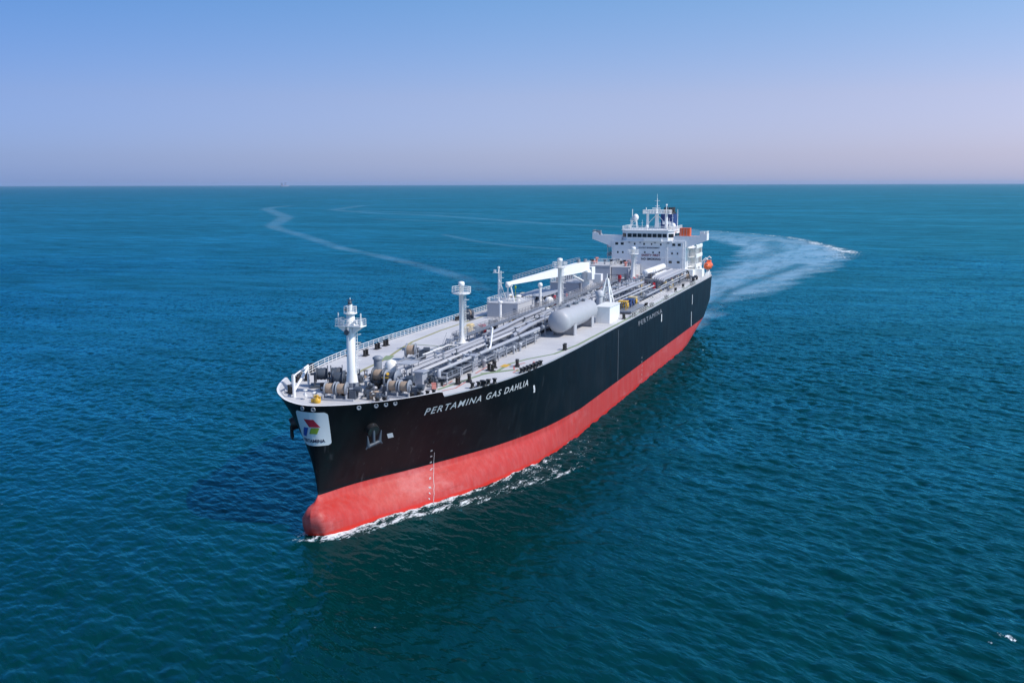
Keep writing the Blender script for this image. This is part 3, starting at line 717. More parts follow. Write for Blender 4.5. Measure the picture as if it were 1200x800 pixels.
# thick insulated lines and pipes aft of the manifold
for y, z, r, m in ((7.4, 19.5, .55, pipeg), (8.6, 19.3, .5, pipeg), (10.6, 18.7, .3, pipeg), (11.6, 18.4, .26, grey), (9.7, 18.2, .22, midg)):
    pipe([(113.5-(y-7)*.4, y, z-1.4), (113.5-(y-7)*.4, y, z), (66, y, z)], r, m)
for i, y in enumerate((8.4, 9.4, 10.3, 11.2, 12.0, 12.9)):
    pipe([(53+i*1.3, y, 18.9), (52+i*1.3, y, 19.4), (24, y, 19.5)], .33 if i % 2 else .4, pipeg if i % 3 else tankm)
pipe([(85, 13.6, 17.7), (25, 13.6, 17.9)], .28, pipeg)
pipe([(70, 14.2, 18.6), (30, 14.3, 18.9)], .16, grey)
# manifold cross-over lines
for i, x in enumerate((100.5, 103.5, 106.5, 109.5)):
    pipe([(x, -14.5, 18.0), (x, 14.6, 18.0)], .42, pipeg)
    for sg in (1, -1):
        mb = MB().lathe([(.2, -.1), (.62, -.1), (.62, .1), (.2, .1)], (x, 14.7*sg, 18.0), 'y', 14).lathe([(.2, -.1), (.6, -.1), (.6, .1), (.2, .1)], (x, 13.7*sg, 18.0), 'y', 14).cyl((x, 13.2*sg, 18.1), (x, 13.2*sg, 19.0), .12, n=8)
        part('manifold_flange', mb, bluem if i in (1, 2) else yellow, ship)
for sg in (1, -1):
    for x0, x1, m in ((108.2, 110.6, yellow), (98.9, 101.0, paleyellow), (102.8, 106.0, bluem)):
        mb = MB().mm(x0, x1, min(12.6*sg, 14.6*sg), max(12.6*sg, 14.6*sg), 18.55 if m is bluem else 18.75, 18.85 if m is bluem else 19.0)
        for x in (x0+.3, x1-.3):
            for y in (12.8*sg, 14.4*sg): mb.cyl((x, y, ZD), (x, y, 18.7), .09, n=6)
        part('manifold_platform', mb, m, ship)
    part('drip_tray', MB().mm(97.5, 112.5, min(13*sg, 16.2*sg), max(13*sg, 16.2*sg), ZD+.3, ZD+.7), midg, ship)
# pipe supports: frames of two legs and a beam
random.seed(5)
def supports(xs, y0, y1, z, mat=grey, legs=3):
    for x in xs:
        mb = MB()
        for k in range(legs):
            y = y0+(y1-y0)*k/(legs-1); mb.cyl((x, y, ZD), (x, y, z), .1, n=6)
        mb.box((x, (y0+y1)/2, z), (.22, abs(y1-y0)+.3, .2))
        part('pipe_support', mb, mat, ship)
supports(np.arange(204.5, 150, -5.2), 2.4, 6.6, 17.9)
supports(np.arange(202.5, 156, -5.2), 7.0, 9.2, 17.9, grey, 2)
supports(np.arange(146, 50, -7.0), .0, 5.6, 17.9, midg)
supports(np.arange(112, 64, -6.0), 6.8, 12.2, 17.9, grey)
supports(np.arange(56, 22, -5.0), 8.0, 13.4, 18.9, grey)
# pedestals (block-like bridges over the pipes)
for x, y, w in ((190.2, 8.2, 1.6), (206.0, 6.6, 1.2), (150.0, 5.0, 1.6), (140.5, 4.6, 1.4)):
    part('pipe_anchor', MB().mm(x-.9, x+.9, y-w/2, y+w/2, ZD, 18.55).mm(x-1.1, x+1.1, y-w/2-.25, y+w/2+.25, 18.55, 18.75), pipeg, ship)
# forward pump rack: dark machinery under the pipe heads
mb = MB()
for i in range(5):
    x = 206.2-i*1.15
    mb.box((x, 5.2+.5*(i % 2), ZD+.8), (.8, .9, 1.6)).cyl((x+.3, 3.6, ZD+.5), (x-.2, 7.6, ZD+.9), .28, n=8)
part('pump_unit', mb, darkg, ship)
mb = MB()
for i in range(4):
    mb.box((199-2.4*i, 7.9, ZD+.6), (1.4, .8, 1.2)).cyl((199-2.4*i, 7.4, ZD+1.2), (199-2.4*i, 8.6, ZD+1.2), .4, n=10)
part('pump_unit', mb, darkg, ship)
mb = MB()
for i in range(4):
    mb.lathe([(.2, -.2), (.8, -.15), (.8, .15), (.2, .2)], (181-1.6*i, 8.6, ZD+1.0), 'y', 16); mb.box((181-1.6*i, 8.3, ZD+.4), (.5, .8, .8))
part('hose_reel', mb, midg, ship)
# catwalk over the pipes with its hand rails, stairs at the forward end
mb = MB().mm(60, 176, -1.1, .1, 18.85, 18.95)
for x in np.arange(174, 60, -6): mb.cyl((x, -1.0, ZD), (x, -1.0, 18.85), .08, n=6); mb.cyl((x, 0, ZD), (x, 0, 18.85), .08, n=6)
cw = part('catwalk', mb, midg, ship)
for y in (-1.1, .1):
    railing([(176, y, 18.95), (160, y, 18.95), (120, y, 18.95), (60, y, 18.95)], 1.0, 2.0, .04, steel, 'catwalk_railing', cw)
mb = MB()
for i in range(9):
    mb.box((176.2+i*.3, -1.6, 18.8-i*.28), (.3, 1.0, .06))
for y in (-2.1, -1.1): mb.cyl((176, y, 18.9), (178.9, y, ZD), .07, n=6); mb.cyl((176, y, 19.9), (178.9, y, ZD+1), .04, n=6)
part('catwalk_stairs', mb, midg, ship)
# covers and red hose boxes near the second mast
for x, y in ((152.5, -8.0), (147.5, -9.2)):
    part('yellow_cover', MB().box((x, y, ZD+.5), (3.0, 1.3, 1.0), .15).box((x, y, ZD+1.1), (2.4, .9, .25), .15), paleyellow, ship)
for x, y, z in ((152.0, -4.8, ZD), (91.5, -5.9, ZD), (39.5, -4.6, ZD+.6)):
    mb = MB().box((x, y, z+1.0), (1.5, 1.2, 1.7)).cyl((x, y-.7, z+1.1), (x, y+.75, z+1.1), .55, n=14).mm(x-.5, x+.5, y-.4, y+.4, z-.6 if z > ZD else z, z+.2)
    part('red_monitor_box', mb, red, ship)

# ---- deck tank on saddles
deckt = paint('deck_tank_paint', (0.37, 0.38, 0.41), 0.5, 0.10, (0.30, 0.28, 0.26), amount=0.35)
R = 2.22; x0, x1, yc, zc = 131.0, 151.5, 11.0, 19.35
prof = [(.02, x0-1.25)]
prof = [(R*math.cos(a), x0-1.3*math.sin(-a) if 0 else x0+1.3*math.sin(a)) for a in np.linspace(-math.pi/2+.03, 0, 9)] + [(R*math.cos(a), x1+1.3*math.sin(a)) for a in np.linspace(0, math.pi/2-.03, 9)]
tank = part('deck_tank', MB().lathe(prof, (0, yc, zc), 'x', 40), deckt, ship)
for x in (134.6, 147.6):
    mb = MB(); q = []
    K = 12
    for xx in (x-.25, x+.25):
        for i in range(K+1):
            a = math.radians(200+140*i/K); q.append((xx, yc+R*1.02*math.cos(a), zc+R*1.02*math.sin(a)))
        q += [(xx, yc+R*.98, ZD), (xx, yc-R*.98, ZD)]
    n = K+3
    mb.add(q, [tuple(range(n)), tuple(reversed(range(n, 2*n)))]+[(i, n+i, n+(i+1) % n, (i+1) % n) for i in range(n)])
    mb.mm(x-.9, x+.9, yc-R, yc-R+.25, ZD, zc-1.0); mb.mm(x-.9, x+.9, yc+R-.25, yc+R, ZD, zc-1.0)
    part('saddle', mb, deckt, tank)
for x in np.arange(x0+2.5, x1, 4.1): part('weld_seam', MB().lathe([(R+.004, -.05), (R+.02, 0), (R+.004, .05)], (x, yc, zc), 'x', 40), deckt, tank)
mb = MB().mm(x0+1, x1-1, yc-.9, yc-.1, zc+R+.1, zc+R+.18)
for x in np.arange(x0+1, x1-.5, 1.9): mb.cyl((x, yc-.5, zc+R-.15), (x, yc-.5, zc+R+.12), .08, n=6)
for x in (x0+4, x0+9, x0+10.5, x0+15): mb.lathe([(.3, 0), (.3, .5), (.45, .52), (.45, .65), (.1, .7)], (x, yc+.3, zc+R-.15), 'z', 10)
part('tank_walkway', mb, midg, tank)
railing([(x1-1, yc-.9, zc+R+.15), (x0+1, yc-.9, zc+R+.15)], .9, 1.6, .035, steel, 'tank_railing', tank)
pipe([(152.0, 8.3, ZD), (152.0, 8.3, 20.6), (150, 9.6, 21.8), (145, 10.2, 21.9)], .12, midg)

# ---- white block with the lattice post beside it
blk = part('white_deckhouse', MB().mm(120.3, 129.2, 12.3, 15.4, ZD, 19.75).mm(120.1, 129.4, 12.1, 15.6, 19.75, 19.85), white, ship)
mb = MB()
top = Vector((111.3, 10.2, 25.3))
for ex, ey in ((-1.9, -1.6), (1.9, -1.6), (1.9, 1.6), (-1.9, 1.6)):
    mb.cyl((top.x+ex, top.y+ey, ZD), (top.x+ex*.12, top.y+ey*.12, 24.2), .26, .17, 8)
for z in (18.2, 20.2, 22.2):
    k = 1-(z-ZD)/(24.2-ZD)*.88
    c4 = [(top.x+sx*1.9*k, top.y+sy*1.6*k, z) for sx, sy in ((-1, -1), (1, -1), (1, 1), (-1, 1))]
    for i in range(4):
        mb.cyl(c4[i], c4[(i+1) % 4], .09, n=6)
        k2 = 1-(z+2-ZD)/(24.2-ZD)*.88; b = [(top.x+sx*1.9*k2, top.y+sy*1.6*k2, z+2) for sx, sy in ((-1, -1), (1, -1), (1, 1), (-1, 1))][(i+1) % 4]
        mb.cyl(c4[i], b, .08, n=6)
mb.cyl((top.x, top.y, 24), tuple(top), .16, .08, 8)
part('lattice_post', mb, white, ship)
mb = MB().cyl((117.2, 10.0, ZD), (117.2, 10.0, 20.8), .7, n=14).lathe([(.9, 0), (.95, .9), (.6, 1.2), (.2, 1.3)], (117.2, 10.0, 20.8), 'z', 14).mm(116.2, 118.2, 9.0, 11.0, 18.6, 18.75)
part('vent_post', mb, tankm, ship)
part('machinery_unit', MB().box((125, 9.3, ZD+.9), (2.5, 1.6, 1.8)).cyl((126.6, 9.2, ZD+1), (126.6, 10.4, ZD+1), .6, n=12), midg, ship)

# ---- grey deckhouses on the starboard side
def house(x0, x1, y0, y1, z1, mat, name='deck_house', z0=ZD, railed=True, sub=None):
    root = part(name, MB().mm(x0, x1, y0, y1, z0, z1).mm(x0-.15, x1+.15, y0-.15, y1+.15, z1, z1+.12), mat, ship)
    if railed: railing([(x1, y0, z1+.12), (x1, y1, z1+.12), (x0, y1, z1+.12), (x0, y0, z1+.12), (x1, y0, z1+.12)], 1.0, 1.5, .04, white, 'roof_railing', root)
    return root
h1 = house(114.5, 126.8, -13.3, -6.1, 19.4, tankm)
part('door', MB().mm(126.82, 126.9, -7.2, -6.4, ZD+.15, ZD+2.1), midg, h1)
for x, y in ((121, -8), (119, -11)): part('roof_ventilator', MB().lathe([(.4, 0), (.4, .7), (.75, .8), (.75, 1.15), (.2, 1.3)], (x, y, 19.52), 'z', 12), white, h1)
part('downpipe', MB().cyl((128.6, -9.5, ZD), (128.6, -9.5, 19.6), .28, n=10).lathe([(.28, 0), (.5, .1), (.5, .5), (.2, .6)], (128.6, -9.5, 19.6), 'z', 10), white, h1)
mb = MB().cyl((124.5, -11.4, 19.5), (124.5, -11.4, 26.9), .22, .16, 10).cyl((121.5, -12.6, 19.5), (124.4, -11.5, 24.4), .1, n=6).cyl((121.5, -10.6, 19.5), (124.4, -11.3, 24.4), .1, n=6)
mb.box((124.6, -12.0, 26.0), (.8, 1.2, .1)).box((124.7, -12.2, 26.4), (.4, .5, .6)).lathe([(.16, 0), (.3, .1), (.25, .5)], (124.5, -11.4, 26.9), 'z', 10)
hm = part('signal_mast', mb, white, ship); ladder(hm, 124.4, -10.9, 20.5, 26.4, (0, 1))
mb = MB().cyl((122.0, -8.3, 19.5), (122.0, -8.3, 22.4), .05, n=6).lathe([(.06, 0), (.2, .1), (.22, .6), (.15, .75), (.05, .8)], (122.0, -8.3, 22.2), 'z', 12)
part('windsock', mb, signgreen, ship, label='small green and yellow windsock on a pole on the forward deck house roof')
part('vent_post', MB().cyl((116.5, -4.2, ZD), (116.5, -4.2, 22.3), .3, n=10).lathe([(.3, 0), (.55, .15), (.5, .8), (.2, 1.0)], (116.5, -4.2, 22.3), 'z', 10), white, ship)
part('white_tank', MB().lathe([(1.0, 0), (1.1, .3), (1.1, 2.6), (.7, 3.2), (.1, 3.4)], (112.5, -3.3, ZD), 'z', 16), white, ship)
part('control_cabinet', MB().mm(109.3, 110.8, -2.2, -.9, ZD, 20.6), midg, ship)
# low compressor frame between the houses
mb = MB().mm(94, 110, -12.4, -5.6, 19.25, 19.45)
for x in np.arange(94.3, 110, 3.1):
    for y in (-12.2, -9, -5.8): mb.cyl((x, y, ZD), (x, y, 19.25), .14, n=6)
part('pipe_shelter', mb, grey, ship)
clutter('compressor_unit', [(random.uniform(95, 109), random.uniform(-11.5, -6)) for _ in range(16)], [midg, darkg, pipeg, grey], 1.2, 2.6, .8, 1.5)
for i in range(4): pipe([(112, -11+i*1.5, 17.6+.2*i), (92, -11+i*1.5, 17.9)], .25, pipeg)
h2 = house(73.5, 86, -11.4, -3.7, 20.35, tankm)
part('door', MB().mm(86.02, 86.1, -5.0, -4.0, ZD+.15, ZD+2.3), midg, h2)
clutter_z = 20.47
for i in range(6):
    part('roof_machinery', MB().box((84-i*1.8, -9.5, 21.25), (1.0, 1.6, 1.5)).cyl((83.9-i*1.8, -9.5, 21.9), (83.9-i*1.8, -9.5, 22.6), .4, n=8), midg, h2)
# crane: pedestal, slewing house, long white boom to its rest
cb = Vector((85.0, -2.2, 0)); tip = Vector((124.2, -9.3, 23.6)); heel = Vector((85.0, -2.2, 24.8))
crane = part('hose_crane', MB().lathe([(1.15, 0), (1.05, 1), (1.0, 6.6), (1.3, 7.0), (1.3, 7.5)], (cb.x, cb.y, ZD), 'z', 20), white, ship)
mb = MB(); d = (tip-heel).normalized(); side = Vector((-d.y, d.x, 0)).normalized()
prev = []
for t, w, h in ((-.02, 1.4, 1.9), (.10, 1.5, 2.5), (.32, 1.3, 2.2), (.62, 1.0, 1.45), (.93, .7, .8), (1.0, .5, .55)):
    c = heel+(tip-heel)*t
    prev += [c+side*w/2+Vector((0, 0, h/2)), c-side*w/2+Vector((0, 0, h/2)), c-side*w/2-Vector((0, 0, h/2)), c+side*w/2-Vector((0, 0, h/2))]
fs = [(4*i+k, 4*i+(k+1) % 4, 4*(i+1)+(k+1) % 4, 4*(i+1)+k) for i in range(5) for k in range(4)]
mb.add(prev, fs+[(3, 2, 1, 0), (20, 21, 22, 23)])
mb.lathe([(.3, -.5), (.65, -.4), (.65, .4), (.3, .5)], tuple(tip-Vector((0, 0, .2))), 'y', 14)
part('crane_boom', mb, white, crane)
railing([heel+(tip-heel)*.06-side*.6+Vector((0, 0, 1.4)), heel+(tip-heel)*.32-side*.6+Vector((0, 0, 1.3)), heel+(tip-heel)*.62-side*.5+Vector((0, 0, .85)), heel+(tip-heel)*.93-side*.3+Vector((0, 0, .45))], 1.0, 1.5, .045, midg, 'boom_railing', crane)
part('crane_cab', MB().box((85.8, -.6, 22.4), (1.6, 1.3, 1.8), -.15).box((81.6, -2.0, 23.4), (2.2, 2.0, 2.0), -.15), white, crane)
part('boom_cylinder', MB().cyl((86.2, -2.4, 21.0), (94.5, -3.8, 23.6), .24, n=10), white, crane)
mb = MB().cyl((85.4, -2.2, 25.7), (85.4, -2.2, 26.6), .45, n=12).cyl((89, -2.9, 25.9), (89, -2.9, 26.8), .4, n=10)
part('crane_winch', mb, steel, crane)
mb = MB().cyl((123.0, -9.9, 19.5), (123.6, -9.5, 23.2), .18, n=8).cyl((123.0, -8.3, 19.5), (123.6, -8.9, 23.2), .18, n=8).box((123.6, -9.2, 23.15), (.5, 1.4, .2))
part('boom_rest', mb, white, ship)

# ---- big grey house just forward of the bridge front, with gear on its roof
hb = house(20.3, 35.0, -16.4, -8.4, 20.9, tankm)
part('wall_band', MB().mm(35.02, 35.12, -16.2, -8.5, 20.2, 20.32), midg, hb)
hb2 = house(20.3, 34.0, -8.2, -2.4, 20.5, tankm, railed=False)
part('door', MB().mm(34.02, 34.1, -4.2, -3.0, ZD+.15, ZD+2.4), midg, hb2)
random.seed(3)
for i in range(15):
    x, y = random.uniform(22, 33), random.uniform(-15.6, -2.8); h = random.uniform(.8, 1.7); zz = 21.02 if y < -8.4 else 20.62
    mb = MB().cyl((x, y, zz), (x, y, zz+h), random.uniform(.2, .4), n=8).box((x, y, zz+h), (.9, 1.0, .4), random.random())
    part('roof_machinery', mb, random.choice([darkg, midg, black, pinkred]), hb if y < -8.4 else hb2)
for y in (-2.0, -1.1):
    part('gas_cylinder', MB().lathe([(.3, 0), (.42, .2), (.42, 3.6), (.2, 4.1)], (38, y, ZD), 'z', 12), pipeg, ship)
part('white_cabin', MB().mm(70.5, 72.6, -3.6, -1.4, ZD+3.0, ZD+5.4).cyl((71.5, -2.5, ZD), (71.5, -2.5, ZD+3), .5, n=10), white, ship)
# long white cylinders before the house
for y, xa, xb, z, r in ((5.6, 24.0, 49.0, 20.3, .95), (7.6, 30, 46.0, 19.0, .8)):
    prof = [(r*math.cos(a), xa+.4*math.sin(a)) for a in np.linspace(-math.pi/2+.05, 0, 5)]+[(r*math.cos(a), xb+.4*math.sin(a)) for a in np.linspace(0, math.pi/2-.05, 5)]
    cyl = part('white_cylinder', MB().lathe(prof, (0, y, z), 'x', 18), white, ship)
    for x in np.linspace(xa+3, xb-3, 3): part('cylinder_support', MB().mm(x-.25, x+.25, y-.8, y+.8, ZD, z-r*.6), pipeg, cyl)

# ------------------------------------------------------------------ bridge house
XF = 20.0
acc = part('bridge_house', MB().mm(3.5, XF, -11.7, 11.7, ZD, 28.0), housew, ship)
wheel = part('wheelhouse', MB().prism([(6, -8.6), (18.6, -8.6), (XF+.25, -6.9), (XF+.25, 6.2), (18.6, 7.9), (6, 7.9)], 28.0, 31.0), housew, acc)
part('wheelhouse_roof', MB().prism([(5.6, -8.9), (18.8, -8.9), (XF+.7, -7.1), (XF+.7, 6.4), (18.8, 8.2), (5.6, 8.2)], 31.0, 31.28), housew, acc)
railing([(XF+.5, 6.2, 31.28), (XF+.5, -7.0, 31.28), (18.6, -8.7, 31.28), (6, -8.7, 31.28)], 1.1, 1.1, .05, white, 'roof_railing', acc)
railing([(XF+.5, 6.2, 31.28), (18.6, 8.0, 31.28), (6, 8.0, 31.28)], 1.1, 1.1, .05, white, 'roof_railing', acc)
part('bridge_sill', MB().mm(XF, XF+.45, -8.4, 7.6, 27.6, 28.0), housew, acc)
# bridge windows: one pane each
ys = np.linspace(-6.7, 6.0, 9)
for a, b in zip(ys, ys[1:]):
    part('bridge_window', MB().mm(XF+.26, XF+.34, a+.12, b-.12, 29.0, 30.15), glass, wheel)
for sy, base, d0 in ((1, (XF+.25, 6.2), (-1.65, 1.7)), (-1, (XF+.25, -6.9), (-1.65, -1.7))):
    u = Vector((d0[0], d0[1], 0)); nn = Vector((1.7, 1.65*sy, 0)).normalized()*.05; b0 = Vector((base[0], base[1], 0))
    p0, p1 = b0+u*.1+nn, b0+u*.9+nn
    part('bridge_window', MB().add([(p0.x, p0.y, 29), (p1.x, p1.y, 29), (p1.x, p1.y, 30.15), (p0.x, p0.y, 30.15)], [(0, 1, 2, 3)]), glass, wheel)
    for k in range(4):
        yy = (7.9 if sy > 0 else -8.6)+.04*sy
        part('bridge_window', MB().mm(9+k*2.3, 10.9+k*2.3, min(yy, yy+.04*sy), max(yy, yy+.04*sy), 29.0, 30.1), glass, wheel)
# wings
for sg in (1, -1):
    y0, y1 = 7.9 if sg > 0 else 8.6, 18.2
    mb = MB()
    prof = [(y0, 28.0), (11.7, 25.9), (17.6, 28.1), (y1, 28.3), (y1, 30.2), (17.4, 30.2), (17.2, 29.45), (y0, 29.45)]
    xf, xb = XF-.3, XF-4.3
    prof = [(y0, 28.0), (11.71, 28.0), (11.71, 25.9), (17.6, 28.0), (y1, 28.2), (y1, 30.3), (16.4, 30.3), (15.9, 29.5), (y0, 29.5)]
    n = len(prof)
    # front screen, rear screen and deck as thin plates so the wing is open on top
    for xa, xc in ((xf-.12, xf), (xb, xb+.12)):
        q = [(xa, p[0]*sg, p[1]) for p in prof]+[(xc, p[0]*sg, p[1]) for p in prof]
        mb.add(q, [tuple(range(n)), tuple(reversed(range(n, 2*n)))]+[(i, n+i, n+(i+1) % n, (i+1) % n) for i in range(n)])
    mb.mm(xb+.12, xf-.12, min(y0*sg, y1*sg), max(y0*sg, y1*sg), 28.25, 28.4)
    mb.mm(xb+.12, xf-.12, min((y1-.12)*sg, y1*sg), max((y1-.12)*sg, y1*sg), 28.4, 30.3)
    q = [(xb+.12, 11.72*sg, 25.92), (xf-.12, 11.72*sg, 25.92), (xf-.12, 17.6*sg, 28.0), (xb+.12, 17.6*sg, 28.0)]
    mb.add(q, [(0, 1, 2, 3)])
    wg = part('bridge_wing', mb, housew, acc)
    railing([(xf-.06, 16.4*sg, 30.3), (xf-.06, 18.1*sg, 30.3), (xb, 18.1*sg, 30.3)], .7, .6, .05, midg if sg < 0 else white, 'wing_railing', wg)
    part('wing_console', MB().mm(XF-2.6, XF-1.6, min(15.8*sg, 17.2*sg), max(15.8*sg, 17.2*sg), 28.41, 30.9), midg if sg < 0 else white, wg)
part('front_platform', MB().mm(XF+.01, XF+1.0, -1.3, 4.4, 27.75, 28.55), white, acc)
part('front_ladder', MB().cyl((XF+.2, 5.6, 19.5), (XF+.2, 5.6, 27.4), .06, n=5).cyl((XF+.2, 6.1, 19.5), (XF+.2, 6.1, 27.4), .06, n=5), housew, acc)
for y in (-11.0, -5.5, 11.0): part('downpipe', MB().cyl((XF+.15, y, ZD), (XF+.15, y, 27.4), .09, n=6), housew, acc)
for y in (-6, -2.5, 2.2, 6.4): part('floodlight', MB().box((XF+.35, y, 27.35), (.35, .5, .3)), midg, acc)
# front windows
for y, z, w, h in ((-10.1, 26.9, .95, .75), (-8.3, 26.9, .95, .75), (-4.3, 26.9, .5, .6), (-1.3, 26.9, .5, .6), (1.1, 26.9, .4, .5), (4.0, 26.8, .5, .65), (8.1, 26.8, .95, .75), (9.8, 26.8, .95, .75),
                   (-9.7, 24.2, .5, .6), (-8.1, 24.2, .5, .6), (7.6, 24.1, .5, .6), (9.3, 24.1, .4, .6), (7.1, 21.4, .95, .75), (9.6, 21.4, .9, .7), (-10.0, 21.4, .9, .7), (-7.5, 21.4, .9, .7), (-1.0, 24.3, .45, .5), (1.6, 24.3, .45, .5), (3.6, 24.3, .45, .5)):
    wn = part('window', MB().mm(XF+.02, XF+.09, y-w/2, y+w/2, z-h/2, z+h/2), glass, acc)
    part('window_frame', MB().mm(XF+.004, XF+.05, y-w/2-.1, y-w/2-.002, z-h/2-.1, z+h/2+.1).mm(XF+.004, XF+.05, y+w/2+.002, y+w/2+.1, z-h/2-.1, z+h/2+.1).mm(XF+.004, XF+.05, y-w/2-.002, y+w/2+.002, z+h/2+.002, z+h/2+.1).mm(XF+.004, XF+.05, y-w/2-.002, y+w/2+.002, z-h/2-.1, z-h/2-.002), housew, wn)
for z in (19.4, 22.6, 25.4, 27.45):
    part('storey_ledge', MB().mm(XF+.002, XF+.12, -11.6, 11.6, z, z+.08), housew, acc)
def front_text(txt, yc, z, size, mat, bold=.02):
    v, fc = text_mesh(txt, size, 0, bold, 0, 1.05); w = max(a[0] for a in v)
    part('front_lettering', MB().add([(XF+.14, yc-w/2+b[0], z+b[1]) for b in v], fc), mat, acc)
front_text('PROTECT ENVIRONMENT', .3, 25.55, .55, darkg)
front_text('SAFETY FIRST', .9, 23.1, .95, markred, .03)
front_text('NO SMOKING', .9, 21.9, .95, signnavy, .03)
# port and starboard side galleries
for sg in (1, -1):
    for z in (19.4, 22.5, 25.4):
        a, b = sorted((11.72*sg, 14.4*sg))
        g = part('side_gallery', MB().mm(4.2, 15.5, a, b, z, z+.14), white, acc)
        railing([(15.5, 11.9*sg, z+.14), (15.5, 14.3*sg, z+.14), (4.4, 14.3*sg, z+.14)], 1.0, 1.3, .05, white, 'gallery_railing', g)
    a, b = sorted((14.25*sg, 14.45*sg))
    for z in (19.54, 22.64, 25.54): part('gallery_bulwark', MB().mm(4.2, 15.5, a, b, z, z+.95), white, acc)
    a, b = sorted((11.73*sg, 14.2*sg)); part('gallery_wall', MB().mm(3.9, 4.1, a, b, ZD, 25.4), white, acc)
    part('gallery_wall', MB().mm(9.6, 9.8, a, b, 19.6, 25.3), white, acc)
    for x in (15.2, 12.4, 4.6):
        part('gallery_post', MB().cyl((x, 14.2*sg, ZD), (x, 14.2*sg, 27.9 if x > 15 else 25.4), .14, n=8), white, acc)
    a, b = sorted((11.74*sg, 14.0*sg))
    part('lower_house', MB().mm(8, 19.0, a, b, ZD, 19.1), white, acc)
    a, b = sorted((14.06*sg, 16.0*sg))
    part('lower_house', MB().mm(9.5, 13.5, a, b, ZD, 18.9).cyl((11.5, 15*sg, 18.9), (11.5, 15*sg, 19.8), .5, n=10), white, acc)
    for x, z in ((18.2, 20.9), (7, 20.9), (12, 24), (7, 24)):
        part('door', MB().mm(x-.45, x+.45, min(11.72*sg, 11.79*sg), max(11.72*sg, 11.79*sg), z-1.2, z+.8), midg, acc)
# compass deck: radar mast, funnel, antennas
rm = part('radar_mast', MB().lathe([(.75, 0), (.55, 5.0)], (13, 1.2, 31.28), 'z', 12).lathe([(.5, 0), (.42, 5.0)], (13.5, -1.7, 31.28), 'z', 12).lathe([(.5, 0), (.42, 5.0)], (13.5, 4.3, 31.28), 'z', 12), white, ship)
part('mast_platform', MB().mm(11.4, 15.0, -3.0, 5.6, 36.1, 36.35), white, rm)
railing([(15, -3, 36.35), (15, 5.6, 36.35), (11.4, 5.6, 36.35), (11.4, -3, 36.35), (15, -3, 36.35)], .95, .8, .05, white, 'platform_railing', rm)
part('mast_pole', MB().cyl((13, 1.2, 36.3), (13, 1.2, 41.0), .22, .1, 8).cyl((13, .4, 40.2), (13, 2.0, 40.2), .07, n=6).cyl((13, .5, 38.6), (13, 1.9, 38.6), .09, n=6).cyl((13, 1.2, 41), (13, 1.2, 42.4), .05, n=5), white, rm)
part('radar_scanner', MB().box((14.4, 1.2, 37.9), (.35, 2.6, .3), .3).cyl((14.4, 1.2, 36.3), (14.4, 1.2, 37.8), .18, n=8), white, rm)
part('radar_scanner', MB().box((13.6, -2.2, 37.3), (.3, 1.6, .25), -.4).cyl((13.6, -2.2, 36.3), (13.6, -2.2, 38.1), .14, n=8), white, rm)
part('mast_lamp', MB().cyl((13, 4.2, 36.3), (13, 4.2, 38.8), .12, n=8).lathe([(.2, 0), (.3, .1), (.3, .5), (.1, .6)], (13, 4.2, 38.6), 'z', 10), white, rm)
part('mast_brace', MB().cyl((13.4, -1.6, 33), (13.1, 1.0, 35.8), .1, n=6).cyl((13.4, 4.1, 33), (13.1, 1.4, 35.8), .1, n=6), white, rm)
fn = part('funnel', MB().prism([(.8, 1.8), (1.8, 1.2), (7, 1.2), (8.0, 1.9), (8.0, 5.0), (7, 5.8), (1.8, 5.8), (.8, 5.2)], 28.0, 35.9), bluem, ship)
part('funnel_base', MB().mm(-0.5, 3.48, -6, 9, ZD, 28.0), housew, fn)
part('funnel_cap', MB().prism([(1.6, 1.8), (7.2, 1.8), (7.2, 5.2), (1.6, 5.2)], 35.9, 36.5), black, fn)
for x, y in ((3, 2.4), (5.6, 2.3), (4.2, 3.6), (2.8, 4.6), (5.8, 4.6)):
    part('exhaust_pipe', MB().cyl((x, y, 36.4), (x-.5, y, 37.9), .4, n=12), black, fn)
part('funnel_band', MB().mm(8.01, 8.06, 2.0, 4.9, 32.6, 33.5), lettering, fn)
mb = MB()
for sx, sy in ((-1, -1), (1, -1), (1, 1), (-1, 1)): mb.cyl((15.5+sx*1.0, -5.6+sy*1.2, 31.28), (15.5+sx*.35, -5.6+sy*.4, 35.4), .13, n=6)
for z in (32.6, 34.0): mb.cyl((16.2, -6.5, z), (16.2, -4.7, z), .09, n=6); mb.cyl((16.2, -6.4, z), (16, -5.0, z+1.3), .08, n=6)
mb.cyl((15.2, -6.3, 35.3), (15.2, -6.3, 37.6), .12, n=6).mm(14.6, 16.4, -6.6, -4.8, 34.0, 34.12)
part('lattice_post', mb, white, ship)
part('satellite_dome', MB().lathe([(.5, 0), (.85, .4), (.95, 1.0), (.75, 1.6), (.3, 1.95), (.02, 2.0)], (15.6, -5.1, 34.1), 'z', 16), white, ship)
for x, y, h, r in ((15, 6.6, 5.2, .09), (12, 7.6, 6.3, .12), (15.5, 5.6, 3.6, .1), (10, -8, 3.4, .07), (16, -2.9, 3.0, .07), (17, 3.0, 2.6, .08)):
    part('antenna', MB().cyl((x, y, 31.28), (x, y, 31.28+h), r, r*.5, 6).box((x, y, 31.28+h*.7), (.1, .6, .1)), white, ship)
for x, y, s in ((16, 7.0, .8), (14.5, 5.9, .65), (17.5, -1.0, .55)):
    part('satellite_dome', MB().lathe([(.4*s, 0), (.5*s, .6*s), (.9*s, 1.0*s), (1.0*s, 1.7*s), (.7*s, 2.4*s), (.02, 2.7*s)], (x, y, 31.28), 'z', 14), white, ship)
